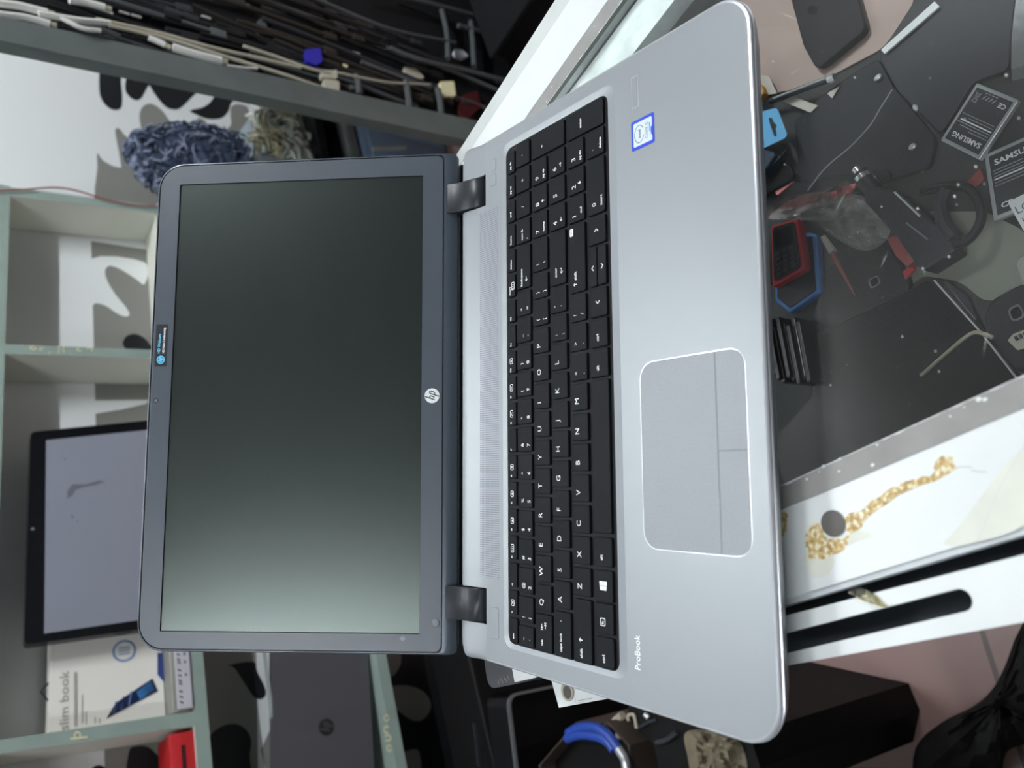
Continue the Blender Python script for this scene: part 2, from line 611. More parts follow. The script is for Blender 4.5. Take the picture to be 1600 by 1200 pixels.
def hump(x0, x1, cap0, cap1, sx0=False, sx1=False):
    st = []
    xs = [x0, x1]
    if sx0:
        xs = [x0 + d for d in (0, .8, 2, 4, 7, 11, 16)] + [x1]
    if sx1:
        xs = [x0] + [x1 - d for d in (16, 11, 7, 4, 2, .8, 0)]
    V, F = [], []
    for x in xs:
        d = 99
        if sx0:
            d = x - x0
        if sx1:
            d = x1 - x
        t = min(1, d / 16)
        pull = (1 - math.sqrt(max(0, 1 - (1 - t) ** 2))) * 9
        drop = (1 - math.sqrt(max(0, 1 - (1 - min(1, d / 5)) ** 2))) * 1.6
        for (y, z) in PROF:
            k = max(0, (y + 24) / 33.6)
            V.append(Vector((x, y - pull * k * k, z - drop)))
    n = len(PROF)
    for i in range(len(xs) - 1):
        for j in range(n - 1):
            F.append((i * n + j, i * n + j + 1, (i + 1) * n + j + 1, (i + 1) * n + j))
    F.append(tuple(range(n)))
    F.append(tuple((len(xs) - 1) * n + j for j in range(n))[::-1])
    mb.add(V, F, M['silver'])


hump(-191.7, -166.5, 0, 0, sx0=True)
hump(-141.5, 141.5, 0, 0)
hump(166.0, 191.7, 0, 0, sx1=True)
# notch floors
for a, b in ((-166.5, -141.5), (141.5, 166.0)):
    mb.sheet([(a, -24, -9), (b, -24, -9), (b, 2, -9), (a, 2, -9)], M['black'])
    mb.sheet([(a, -24, 0), (b, -24, 0), (b, -24, -9), (a, -24, -9)], M['black'])
deck = mb.build('deck', lap, smooth=28)

# --- speaker grille: perforated strip over the rise of the hump
gm = bpy.data.materials.new('grille_dots')
gm.use_nodes = True
nt = gm.node_tree
p = nt.nodes['Principled BSDF']
p.inputs['Roughness'].default_value = .45
p.inputs['Metallic'].default_value = .3
tc = nt.nodes.new('ShaderNodeTexCoord')
sc = nt.nodes.new('ShaderNodeVectorMath'); sc.operation = 'SCALE'; sc.inputs['Scale'].default_value = 1000 / 1.55
fr_ = nt.nodes.new('ShaderNodeVectorMath'); fr_.operation = 'FRACTION'
sb = nt.nodes.new('ShaderNodeVectorMath'); sb.operation = 'SUBTRACT'; sb.inputs[1].default_value = (.5, .5, 0)
ml = nt.nodes.new('ShaderNodeVectorMath'); ml.operation = 'MULTIPLY'; ml.inputs[1].default_value = (1, 1, 0)
ln = nt.nodes.new('ShaderNodeVectorMath'); ln.operation = 'LENGTH'
lt = nt.nodes.new('ShaderNodeMath'); lt.operation = 'LESS_THAN'; lt.inputs[1].default_value = .27
mx = nt.nodes.new('ShaderNodeMix'); mx.data_type = 'RGBA'
mx.inputs['A'].default_value = rgb(136, 140, 147)
mx.inputs['B'].default_value = rgb(70, 72, 80)
for a, b in ((tc.outputs['Object'], sc.inputs[0]), (sc.outputs[0], fr_.inputs[0]), (fr_.outputs[0], ml.inputs[0]), (ml.outputs[0], sb.inputs[0]), (sb.outputs[0], ln.inputs[0]), (ln.outputs['Value'], lt.inputs[0]), (lt.outputs[0], mx.inputs['Factor']), (mx.outputs['Result'], p.inputs['Base Color'])):
    nt.links.new(a, b)
mb = MB()
gp = [(-40, 0.0), (-24.0, 0.0), (-20, .2), (-17, .62)]
V, F = [], []
for x in (-134, 137):
    for (y, z) in gp:
        V.append(Vector((x, y, z + .06)))
n = len(gp)
F = [(j, j + 1, n + j + 1, n + j) for j in range(n - 1)]
mb.add(V, F, gm)
mb.build('speaker_grille', lap)

# --- keyboard
mb = MB()
mb.loft([[deckfr(x, y, z) for x, y in rrect2(-175.1, 176.4, -156.8, -49.2, 6.3, 6)] for z in (-4.2, -2.2)], M['tray'])
kb = mb.build('keyboard', lap)
ROWS_Y = {'F': (-51.0, -60.0), 'N': (-61.6, -77.5), 'Q': (-79.9, -96.4), 'A': (-98.7, -115.2), 'Z': (-117.9, -134.1), 'B': (-136.9, -153.2)}
KEYZ = -.25


def key(x0, x1, row, legends, row2=None, ysub=None, r=1.1):
    y1 = ROWS_Y[row][0]
    y0 = ROWS_Y[row2 or row][1]
    if ysub:
        y0, y1 = ysub
    mb = MB()

    def rr(i, z):
        return [deckfr(x, y, z) for x, y in rrect2(x0 + i, x1 - i, y0 + i, y1 - i, r, 3)]
    mb.loft([rr(0, -2.2), rr(0, -.9), rr(.18, -.4), rr(.55, KEYZ)], M['key'], False, True)
    w, h = x1 - x0, y1 - y0
    for L in legends:
        t, fx, fy, cap = L[:4]
        xx, yy = x0 + fx * w if fx <= 1 else x0 + fx, y0 + fy * h
        if callable(t):
            t(mb, xx, yy, cap)
        else:
            mb.text(t, xx, yy, cap, deckfr, M['legend'], KEYZ + .04, bold=(cap < 2.6), xs=1.12 if cap < 2.6 else 1.05)
    return mb.build('key', kb, smooth=25)


# small drawn icons -------------------------------------------------
def stroke(mb, pts, w=.42):
    mb.ribbon(pts, w, deckfr, M['legend'], KEYZ + .04)


def frame(mb, x0, x1, y0, y1, r=.7, w=.4):
    a = rrect2(x0, x1, y0, y1, r, 3)
    b = rrect2(x0 + w, x1 - w, y0 + w, y1 - w, max(.1, r - w), 3)
    n = len(a)
    mb.add([deckfr(x, y, KEYZ + .04) for x, y in a + b], [(i, (i + 1) % n, n + (i + 1) % n, n + i) for i in range(n)], M['legend'])


def arrow(dx, dy):
    def f(mb, x, y, s):
        a, b = Vector((x - dx * s, y - dy * s)), Vector((x + dx * s, y + dy * s))
        stroke(mb, [a, b], .5)
        q = Vector((-dy, dx))
        d = Vector((dx, dy))
        stroke(mb, [b - d * s * .8 + q * s * .7, b, b - d * s * .8 - q * s * .7], .5)
    return f


def chev(dx, dy):
    def f(mb, x, y, s):
        d, q = Vector((dx, dy)), Vector((-dy, dx))
        c = Vector((x, y))
        stroke(mb, [c - d * s * .5 + q * s, c + d * s * .5, c - d * s * .5 - q * s], .6)
    return f


def tabicon(mb, x, y, s):
    arrow(-1, 0)(mb, x, y + 1.6, 1.5)
    stroke(mb, [(x - 2.1, y + .5), (x - 2.1, y + 2.7)], .45)
    arrow(1, 0)(mb, x + .2, y - 1.9, 1.5)
    stroke(mb, [(x + 2.3, y - 3.0), (x + 2.3, y - .8)], .45)


def returnicon(mb, x, y, s):
    arrow(-1, 0)(mb, x, y, 1.8)
    stroke(mb, [(x + 1.7, y - .2), (x + 1.7, y + 1.3)], .5)


def winicon(mb, x, y, s):
    for i in (0, 1):
        for j in (0, 1):
            a, b = x + i * 2.75, x + i * 2.75 + 2.45
            sl = .13

            def yy(px, py):
                k = 1 + (px - x) * .05
                return y + 2.6 + (py - 2.6) * k
            c, d = j * 2.75, j * 2.75 + 2.45
            mb.flat([(a, yy(a, c)), (b, yy(b, c)), (b, yy(b, d)), (a, yy(a, d))], deckfr, M['legend'], KEYZ + .04)


def fnicon(mb, x, y, s):
    frame(mb, x, x + 4.6, y, y + 4.4, .9, .45)
    mb.text('fn', x + .95, y + 1.4, 1.9, deckfr, M['legend'], KEYZ + .04, bold=True)


def ficon(kind):
    def f(mb, x, y, s):
        w = {1: 4.2, 2: 4.2, 3: 5.6, 4: 5.0}[kind]
        frame(mb, x, x + w, y, y + 3.4, .8, .4)
        if kind == 1:
            mb.flat([(x + 1.2, y + 1), (x + 3, y + 1), (x + 3, y + 2.5), (x + 1.2, y + 2.0)], deckfr, M['legend'], KEYZ + .04)
        elif kind == 2:
            stroke(mb, [(x + 1.2, y + 1.7), (x + 3, y + 1.7)], .6)
            stroke(mb, [(x + 2.1, y + .9), (x + 2.1, y + 2.5)], .4)
        elif kind == 3:
            for k in range(3):
                stroke(mb, [(x + 1.2 + k * 1.3, y + 1), (x + 1.2 + k * 1.3, y + 2.4)], .5)
        else:
            stroke(mb, [(x + 1, y + 1), (x + 2.2, y + 1.7), (x + 1, y + 2.4)], .4)
            stroke(mb, [(x + 3, y + 1), (x + 3, y + 2.4)], .5)
    return f


def calcicon(mb, x, y, s):
    mb.flat(rrect2(x, x + 5.0, y, y + 3.2, .7, 3), deckfr, M['legend'], KEYZ + .035)
    for k in range(4):
        mb.flat(rrect2(x + .7 + k * 1, x + 1.3 + k * 1, y + .8, y + 1.4, .1, 1), deckfr, M['key'], KEYZ + .055)
        mb.flat(rrect2(x + .7 + k * 1, x + 1.3 + k * 1, y + 1.9, y + 2.5, .1, 1), deckfr, M['key'], KEYZ + .055)


# function row: 19 keys
fl = [[('esc', .16, .42, 1.9)],
      [('f1', .06, .55, 1.5), (ficon(1), .36, .36, 1)], [('f2', .06, .5, 1.5)], [('f3', .06, .55, 1.5), (ficon(3), .3, .36, 1)],
      [('f4', .06, .55, 1.5), (ficon(2), .36, .36, 1)], [('f5', .06, .55, 1.5), (ficon(2), .36, .36, 1)], [('f6', .06, .55, 1.5), (ficon(2), .36, .36, 1)],
      [('f7', .06, .55, 1.5)], [('f8', .06, .55, 1.5), (ficon(4), .36, .36, 1)], [('f9', .06, .55, 1.5), (ficon(4), .36, .36, 1)],
      [('f10', .06, .55, 1.5), (ficon(2), .42, .36, 1)], [('f11', .06, .5, 1.5)], [('f12', .06, .5, 1.5)],
      [('insert', .1, .6, 1.7), (ficon(3), .3, .1, 1)], [('delete', .1, .42, 1.9)], [('home', .1, .42, 1.9)], [('end', .2, .42, 1.9)], [('pg up', .16, .42, 1.8)], [('pg dn', .16, .42, 1.8)]]
for i, L in enumerate(fl):
    x0 = -174.1 + i * 18.37
    key(x0, x0 + 16.2, 'F', L)
# number row
key(-174.6, -161.4, 'N', [('~', .3, .58, 2.6), ('`', .34, .12, 2.6)])
for i, (a, b) in enumerate(('!1', '@2', '#3', '$4', '%5', '^6', '&7', '*8', '(9', ')0', '_-', '+=')):
    x0 = -159.4 + i * 18.95
    key(x0, x0 + 17.2, 'N', [(a, .2, .56, 3.0), (b, .2, .12, 3.3)])
key(68.2, 99.0, 'N', [('backspace', .06, .56, 2.0), (arrow(-1, 0), .2, .28, 1.6)])
NP = [(101.0, 118.3), (120.0, 137.0), (138.7, 156.4), (158.0, 175.2)]
for (a, b), L in zip(NP, ([('num lk', .12, .5, 1.9), ('\u2022', .1, .12, 2)], [('/', .4, .4, 3)], [('*', .4, .35, 3.4)], [('-', .4, .45, 3)])):
    key(a, b, 'N', L)
# qwerty
key(-175.0, -151.3, 'Q', [('tab', .16, .55, 2.0), (tabicon, .68, .5, 1)])
for i, c in enumerate('QWERTYUIOP'):
    x0 = -149.6 + i * 18.86
    key(x0, x0 + 17.0, 'Q', [(c, .22, .5, 4.0)])
for i, (a, b) in zip((10, 11), ('{[', '}]')):
    x0 = -149.6 + i * 18.86
    key(x0, x0 + 17.0, 'Q', [(a, .2, .56, 2.8), (b, .2, .14, 2.8)])
key(76.9, 99.2, 'Q', [('|', .2, .56, 2.8), ('\\', .2, .12, 2.8)])
for k, L in zip((0, 1, 2), ([('7', .14, .5, 3.9), ('home', .14, .16, 1.9)], [('8', .16, .5, 3.9), (arrow(0, 1), .3, .24, 1.3)], [('9', .16, .5, 3.9), ('pg up', .14, .16, 1.9)])):
    key(*NP[k], 'Q', L)
key(*NP[3], 'Q', [('+', .3, .62, 3)], row2='A')
# home row
key(-175.3, -147.3, 'A', [('caps lock', .12, .54, 2.0), ('\u2022', .78, .52, 1.8)])
for i, c in enumerate('ASDFGHJKL'):
    x0 = -145.5 + i * 19.0
    key(x0, x0 + 17.2, 'A', [(c, .22, .5, 4.0)])
for i, (a, b) in zip((9, 10), (':;', '"\'')):
    x0 = -145.5 + i * 19.0
    key(x0, x0 + 17.2, 'A', [(a, .22, .55, 3.0), (b, .22, .15, 3.0)])
key(63.2, 99.4, 'A', [('enter', .14, .55, 2.0), (returnicon, .24, .26, 1)])
for k, L in zip((0, 1, 2), ([('4', .18, .5, 3.9), (arrow(-1, 0), .34, .24, 1.4)], [('5', .2, .48, 3.9)], [('6', .18, .5, 3.9), (arrow(1, 0), .34, .24, 1.4)])):
    key(*NP[k], 'A', L)
# z row
key(-175.4, -137.4, 'Z', [('shift', .08, .52, 2.2), (arrow(0, 1), .36, .6, 1.5)])
for i, c in enumerate('ZXCVBNM'):
    x0 = -135.6 + i * 19.0
    key(x0, x0 + 17.2, 'Z', [(c, .24, .5, 4.0)])
for i, (a, b) in zip((7, 8, 9), ('<,', '>.', '?/')):
    x0 = -135.6 + i * 19.0
    key(x0, x0 + 17.2, 'Z', [(a, .22, .55, 2.9), (b, .22, .15, 2.9)])
key(54.3, 99.4, 'Z', [(arrow(0, 1), .12, .6, 1.5), ('shift', .18, .52, 2.2), (calcicon, .84, .68, 1)])
for k, L in zip((0, 1, 2), ([('1', .2, .48, 3.9), ('end', .26, .14, 1.9)], [('2', .2, .48, 3.9), (arrow(0, -1), .36, .26, 1.3)], [('3', .2, .48, 3.9), ('pg dn', .14, .14, 1.9)])):
    key(*NP[k], 'Z', L)
key(*NP[3], 'Z', [('enter', .26, .58, 2.0)], row2='B')
# bottom row
key(-174.2, -157.0, 'B', [('ctrl', .14, .48, 2.2)], r=1.8)
key(-155.3, -137.5, 'B', [(fnicon, .26, .42, 1)])
key(-136.6, -118.4, 'B', [(winicon, .36, .34, 1)])
key(-116.4, -99.0, 'B', [('alt', .22, .5, 2.2)])
key(-96.8, -4.0, 'B', [])
key(-2.4, 15.3, 'B', [('alt', .22, .5, 2.2)])
key(16.3, 34.4, 'B', [('ctrl', .2, .48, 2.2)])
key(35.2, 53.6, 'B', [(chev(-1, 0), .5, .5, 1.7)])
ym = (ROWS_Y['B'][0] + ROWS_Y['B'][1]) / 2
key(55.0, 80.2, 'B', [(chev(0, 1), .46, .46, 1.6)], ysub=(ym + .35, ROWS_Y['B'][0]))
key(55.0, 80.2, 'B', [(chev(0, -1), .46, .46, 1.6)], ysub=(ROWS_Y['B'][1], ym - .35))
key(81.6, 99.2, 'B', [(chev(1, 0), .5, .5, 1.7)])
key(101.0, 137.6, 'B', [('0', .14, .5, 3.6), ('insert', .12, .14, 1.9)], r=1.8)
key(138.9, 156.4, 'B', [('.', .24, .6, 3.2), ('delete', .2, .14, 1.9)])


# --- touchpad and its two buttons
def plate(name, poly, z0, z1, m, inset=.5, under=None):
    mb = MB()
    if under:
        mb.flat(under, deckfr, M['silver_edge'] if name.startswith('touchpad') else M['rubber'], .03)  # bright ring round the touchpad paints its bevel highlight

    if name == 'touchpad':
        mb.flat(rrect2(-103.0, 1.6, -252.2, -179.9, 10, 6), deckfr, M['rubber'], .05)
    cx = sum(p[0] for p in poly) / len(poly)
    cy = sum(p[1] for p in poly) / len(poly)
    w = max(p[0] for p in poly) - min(p[0] for p in poly)
    h = max(p[1] for p in poly) - min(p[1] for p in poly)

    def sh(i):
        return [(cx + (x - cx) * (1 - 2 * i / w), cy + (y - cy) * (1 - 2 * i / h)) for x, y in poly]
    mb.loft([[deckfr(x, y, z) for x, y in sh(i)] for i, z in ((0, z0), (0, z1 - .12), (inset * .6, z1))], m, False, True)
    return mb.build(name, lap, smooth=20)


tp = plate('touchpad', rrect2(-103.0, 1.6, -233.6, -179.9, 10, 6, rr=(.4, 10, 10, .4)), 0, .28, M['silver_pad'], under=rrect2(-103.4, 2.0, -252.6, -179.5, 10, 6))
b1 = plate('touchpad_button', rrect2(-103.0, -50.8, -252.2, -234.4, 9, 5, rr=(.4, .4, .4, 9)), 0, .3, M['silver_pad'])
b2 = plate('touchpad_button', rrect2(-50.1, 1.6, -252.2, -234.4, 9, 5, rr=(9, .4, .4, .4)), 0, .3, M['silver_pad'])
# --- buttons above the keyboard
plate('power_button', rrect2(-174.6, -153.6, -38.6, -31.0, 1.6, 4), 0, .3, M['silver'], .4, under=rrect2(-175.0, -153.2, -39.0, -30.7, 1.8, 4))
for x0, x1 in ((153.9, 162.6), (165.2, 174.2)):
    plate('wireless_button', rrect2(x0, x1, -37.6, -30.6, 1.6, 4), 0, .3, M['silver'], .4, under=rrect2(x0 - .4, x1 + .4, -38.0, -30.3, 1.8, 4))
mb = MB()
mb.flat(rrect2(156.6, 176.3, -184.2, -178.9, .5, 2), deckfr, M['silver_edge'], .05)
mb.flat(rrect2(157.1, 175.8, -183.6, -179.3, .4, 2), deckfr, M['rubber'], .09)
mb.flat(rrect2(157.4, 175.5, -183.0, -179.9, .3, 2), deckfr, M['silver'], .13)
mb.build('fingerprint_reader', lap)
# --- processor label
mb = MB()
mb.loft([[deckfr(x, y, z) for x, y in rrect2(129.8, 148.3, -196.3, -177.8, 1.2, 4)] for z in (.01, .15)], M['intel_blue'])
mb.flat(fillet([(131.8, -194.6), (135, -194.6), (135.6, -193.6), (140, -193.6), (140.6, -194.6), (145.6, -194.6), (146.4, -194), (146.4, -180.2), (145.6, -179.6), (132.4, -179.6), (131.8, -180.2)], .8, 3), deckfr, M['intel_white'], .2)
el = [(138.9 + 5.4 * math.cos(math.radians(a)), -184.3 + 3.7 * math.sin(math.radians(a))) for a in range(-60, 261, 12)]
mb.ribbon(el, .45, deckfr, M['intel_ink'], .25)
mb.text('intel', 138.9, -185.6, 2.3, deckfr, M['intel_ink'], .25, 'C', bold=True)
mb.text('CORE i5', 139.1, -191.3, 2.1, deckfr, M['intel_ink'], .25, 'C')
mb.flat(rrect2(137.6, 143.2, -193.2, -192.4, .1, 1), deckfr, M['sticker_teal'], .25)
o = mb.build('processor_label', lap)
o['label'] = 'blue and silver square sticker'
mb = MB()
mb.text('ProBook', -170.4, -174.4, 4.3, deckfr, M['logo_white'], .08, xs=.9)
o = mb.build('name_lettering', lap)

# --- lid
mb = MB()


def lid_outline(ins, hb, n):
    return [lidfr(x, h, n) for x, h in rrect2(-XW + ins, XW - ins, hb, 253.8 - ins, 1, 8, rr=(4, 21 - ins, 21 - ins, 4))]


mb.loft([lid_outline(5, 11, -7.6), lid_outline(1.2, 8.6, -6.2), lid_outline(.2, 8, -4.4), lid_outline(0, 8.8, -2.4)], M['rim'], True, False)
mb.loft([lid_outline(0, 8.8, -2.4), lid_outline(.1, 11.5, -.9), lid_outline(.5, 14.5, -.2), lid_outline(.9, 17, 0), lid_outline(1.5, 19.0, 0)], M['rim'], False, False)
mb.loft([lid_outline(1.5, 19.0, 0), lid_outline(1.5, 19.0, -1.0)], M['black'], False, True)
lid = mb.build('lid_shell', lap, smooth=30)

bm = bmesh.new()
bo = rrect2(-XW + 2.1, XW - 2.1, 19.7, 251.6, 1, 8, rr=(5, 19, 19, 5))
so = rrect2(-177.2, 174.2, 35.9, 235.3, .6, 2)


def ring2(pts):
    vs = [bm.verts.new((x, y, 0)) for x, y in pts]
    return [bm.edges.new((vs[i], vs[(i + 1) % len(vs)])) for i in range(len(vs))]


bmesh.ops.triangle_fill(bm, use_beauty=True, use_dissolve=False, edges=ring2(rrect2(-XW + 2.5, XW - 2.5, 20.1, 251.2, 1, 8, rr=(5, 19, 19, 5))) + ring2(so))
bm.verts.index_update()
mb = MB()
mb.add([lidfr(v.co.x, v.co.y, 0.05) for v in bm.verts], [tuple(v.index for v in f.verts) for f in bm.faces], M['bezel'])
bm.free()
mb.loft([[lidfr(x, h, -1.0) for x, h in bo], [lidfr(x, h, -.2) for x, h in bo], [lidfr(x, h, .05) for x, h in rrect2(-XW + 2.5, XW - 2.5, 20.1, 251.2, 1, 8, rr=(5, 19, 19, 5))]], M['bezel'], False, False)
mb.loft([[lidfr(x, h, .05) for x, h in so], [lidfr(x, h, -1.0) for x, h in so]], M['black'], False, False)
bez = mb.build('screen_bezel', lap, smooth=25)
mb = MB()
mb.flat(so, lidfr, M['black'], -.95)
mb.flat(rrect2(-176.6, 173.7, 36.2, 234.4, .3, 1), lidfr, M['screen'], -.75)
mb.build('display_panel', lap, smooth=0)


def LC(cx, ch, r, l):
    return lambda u, v, q=0.0: lidfr(cx + u * r, ch + v * r, l + q)


def disc(n=32, r=1.0):
    return [(r * math.cos(2 * math.pi * k / n), r * math.sin(2 * math.pi * k / n)) for k in range(n)]


def hp_strokes(mb, f, m, w=.13, lift=.06):
    mb.ribbon([(-.10, .95), (-.55, -.36)], w, f, m, lift)
    mb.ribbon([(-.36, .24), (-.10, .30), (.0, .20), (-.22, -.36)], w, f, m, lift)
    mb.ribbon([(.34, .33), (-.10, -.97)], w, f, m, lift)
    mb.ribbon([(.34, .33), (.58, .33), (.64, .22), (.48, -.26), (.36, -.36), (.12, -.36)], w, f, m, lift)


mb = MB()
f = LC(-.8, 27.6, 5.7, .05)
mb.loft([[f(u, v, z) for u, v in disc()] for z in (0, .35)], M['logo_white'])
hp_strokes(mb, f, M['black'], .14, .4)
o = mb.build('round_logo', lap)
o['label'] = 'small round white logo'
mb = MB()
mb.flat(rrect2(25.6, 59.4, 239.6, 249.6, .8, 3), lidfr, M['sticker_dark'], .09)
f = LC(31.0, 244.7, 3.3, .09)
mb.flat([f(u, v, 0) for u, v in disc(24)] and disc(24), lambda u, v, q: f(u, v, .04), M['sticker_blue'])
mb.flat(disc(24, .82), lambda u, v, q: f(u, v, .06), M['sticker_teal'])
hp_strokes(mb, LC(31.0, 244.7, 2.7, .09), M['sticker_blue'], .22, .1)
mb.text('HD Webcam', 36.2, 245.5, 2.3, lidfr, M['sticker_blue'], .13, xs=.92, bold=True)
mb.text('HD Video Conferencing', 36.2, 241.9, 1.9, lidfr, M['legend'], .13, xs=.80, bold=True)
o = mb.build('webcam_sticker', lap)
o['label'] = 'dark sticker with blue and white lettering'
mb = MB()
f = LC(-1.4, 247.0, 2.0, .05)
mb.loft([[f(u, v, z) for u, v in disc(20)] for z in (0, .12)], M['black'])
mb.loft([[f(u * .6, v * .6, z) for u, v in disc(20)] for z in (.1, .2)], M['rubber'])
mb.build('webcam', lap)
for x in (-9.5, -27.5):
    MB().flat(disc(10, .45), lambda u, v, q: lidfr(x + u, 247.6 + v, .09), M['black']).build('microphone_hole', lap)
mb = MB()
mb.loft([[lidfr(-168.9 + u * r, 23.8 + v * r, z) for u, v in disc(24)] for r, z in ((3.1, .05), (2.9, .6), (2.2, .95))], M['rubber'])
mb.build('screen_bumper', lap)
MB().loft([[lidfr(x, h, z) for x, h in rrect2(166.2, 170.6, 22.6, 26.6, .6, 3)] for z in (.05, .25)], M['bezel']).build('screen_bumper', lap)
mb = MB()
mb.add([lidfr(-180.5 + a, 48.6 + b, .09) for a, b in ((0, -2.6), (2.0, 0), (0, 2.6), (-2.0, 0))], [(0, 1, 2, 3)], M['rubber'])
mb.build('diamond_mark', lap, smooth=0)
# --- hinges
for a, b in ((-165.8, -142.2), (142.2, 165.4)):
    pf = [(11.6, 12.6), (9.6, 13.4), (7.0, 11.6), (2.5, 8.9), (-3, 6.9), (-8, 5.6), (-12, 4.3), (-15.5, 2.2), (-18, -.6), (-19.6, -4), (-20, -8), (4, -8), (11, 2)]
    mb = MB()
    cen = Vector((-4, 1))

    def sec(x, k):
        return [Vector((x, cen.x + (y - cen.x) * k, cen.y + (z - cen.y) * k)) for y, z in pf]
    mb.loft([sec(a, .93), sec(a + .7, 1), sec(b - .7, 1), sec(b, .93)], M['hinge'])
    mb.build('hinge', lap, smooth=40)

mb = MB()
mb.tube([Vector((-186, 15, -6.5)), Vector((186, 15, -6.5))], 5.6, M['hinge'], 14, smooth=0)
mb.box((0, 3, -13), (184, 0, 0), (0, 5, 0), (0, 0, 6), M['black'])
mb.build('hinge_bar', lap)


# ================================================================== THE COUNTER
ZG = -24.0
UP = Vector((0, 0, 1))


def ext(p, q, a, b):
    """line through glass-level points of two pixels, extended to room depths a and b (E2)"""
    P, Q = onz(p[0], p[1], ZG), onz(q[0], q[1], ZG)
    ep, eq = (P - CAM).dot(E2), (Q - CAM).dot(E2)
    out = []
    for t in (a, b):
        k = (t - ep) / (eq - ep)
        w = P + (Q - P) * k
        w.z = ZG
        out.append(w)
    return out


NEAR, FAR = -330, 449
L_gi = ext((1218, 760), (1570, 600), NEAR, FAR)     # glass / grey strip
L_gw = ext((1220, 797), (1600, 637), NEAR, FAR)     # grey strip / white board
L_wb = ext((1220, 938), (1600, 822), NEAR, FAR)     # white board / gap
L_s0 = ext((1220, 964), (1600, 866), NEAR, FAR)     # gap / slotted board
L_s1 = ext((1220, 1042), (1600, 972), NEAR, FAR)    # outer edge
R_fg = ext((1037, 0), (965, 95), NEAR, FAR)
R_ge = ext((974, 0), (858, 160), NEAR, FAR)
R_wg = ext((951, 0), (825, 180), NEAR, FAR)


def strip(a, b, z0, z1):
    """prism between two edge lines, from z1 down to z0"""
    p = [Vector((v.x, v.y, z1)) for v in (a[0], a[1], b[1], b[0])]
    return p, Vector((0, 0, z0 - z1))


cnt = thing('display_counter', 'long white glass-topped display counter under the open laptop', 'counter', R(250, 60, -900))


def shift(l, d):
    return [v + E1 * d for v in l]


def lerp(a, b, t):
    return [a[i] + (b[i] - a[i]) * t for i in (0, 1)]


# sides, bottom, end, inner shelf
mb = MB()
for a, b in ((L_gi, L_gw),):
    p, u = strip(a, b, -900, -34)
    mb.prism(p, u, M['old_white'])
o = mb.build('side_panel', cnt)
mb = MB()
mb.prism(*strip([R(82, FAR, 0), R(82, FAR + 10, 0)], [R(690, FAR, 0), R(690, FAR + 10, 0)], -900, -322), M['old_white'])
mb.build('end_panel', cnt)
mb = MB()
a, b = R(524, NEAR, -96), R(486, FAR, -96)
c, d = R(690, FAR, -320), R(690, NEAR, -320)
mb.loft([[a, b, c, d], [p + E1 * 4 + UP * 3 for p in (a, b, c, d)]], M['glass'])
mb.build('slanted_glass', cnt)
mb = MB()
mb.prism([R(686, NEAR, -322), R(686, FAR, -322), R(696, FAR, -322), R(696, NEAR, -322)], (0, 0, -578), M['old_white'])
mb.build('side_panel', cnt)
mb = MB()
mb.prism([R(88, NEAR, -300), R(88, FAR, -300), R(684, FAR, -300), R(684, NEAR, -300)], (0, 0, -16), M['shelf_dark'])
o = mb.build('inner_shelf', cnt)
mb = MB()
mb.prism([R(85, NEAR, -880), R(85, FAR, -880), R(684, FAR, -880), R(684, NEAR, -880)], (0, 0, -20), M['old_white'])
mb.build('bottom_board', cnt)
# grey strips that carry the glass, ragged paint edge
for nm, a, b in (('l', L_gi, L_gw), ('r', R_ge, R_wg)):
    mb = MB()
    mb.prism(*strip(a, b, -34, ZG + .4), M['grey_strip'])
    n = 420
    sg = 1 if nm == 'l' else -1
    ia, ib = [], []
    for i in range(n + 1):
        c = a[0] + (a[1] - a[0]) * (i / n)
        c.z = ZG + .5
        wv_ = max(.12, .25 + 1.1 * noise.noise(Vector((i * .33, 0, 5 + sg))) + 1.6 * max(0, noise.noise(Vector((i * .09, 4, 2 + sg))) - .25))
        ia.append(c - E1 * .15 * sg * -1 + E1 * sg * -.05)
        ib.append(c - E1 * wv_ * sg)
    mb.add(ia + ib, [(i, i + 1, n + 2 + i, n + 1 + i) for i in range(n)], M['white_board'])
    for i in range(46):
        t = random.random()
        c = a[0] + (a[1] - a[0]) * t - E1 * sg * random.random() ** 2 * 9
        c.z = ZG + .5
        r0 = .25 + random.random() ** 2 * .8
        mb.add([c + E1 * math.cos(k) * r0 + E2 * math.sin(k) * r0 * 1.3 for k in range(6)], [tuple(range(6))], M['white_board'])
    mb.build('support_strip', cnt)
mb = MB()
mb.prism(*strip(shift(R_ge, -3.2), R_ge, -32, ZG + .3), M['glass_edge'])
mb.build('glass_gasket', cnt)
mb = MB()
mb.prism(*strip(R_fg, shift(R_ge, -3.4), -44, -31), M['frost'])
mb.build('frosted_strip', cnt)
# the glass top
mb = MB()
mb.prism(*strip(shift(L_gi, .3), shift(R_ge, -3.4), -29, ZG), M['glass'])
o = mb.build('glass_top', cnt)
rs = random.Random(5)
mb = MB()  # pale dust and scratches, painted in for small glints on the glass
for i in range(190):
    c = R(rs.uniform(100, 396), rs.uniform(-40, 300), ZG + .06)
    r0 = .1 + rs.random() ** 3 * .32
    k0 = rs.random() * 6
    mb.add([c + (E1 * math.cos(k + k0) * (1 + rs.random()) + E2 * math.sin(k + k0)) * r0 for k in range(6)], [tuple(range(6))], M['speck'])
for i in range(16):
    c = R(rs.uniform(110, 380), rs.uniform(-30, 200), ZG + .06)
    a_ = rs.random() * 3.14
    d_ = E1 * math.cos(a_) + E2 * math.sin(a_)
    n_ = Vector((-d_.y, d_.x, 0)) * .09
    l_ = rs.uniform(2, 9)
    mb.add([c - d_ * l_, c + n_, c + d_ * l_, c - n_], [(0, 1, 2, 3)], M['speck'])
mb.build('dust_glint_specks', cnt, smooth=0)['kind'] = 'stuff'
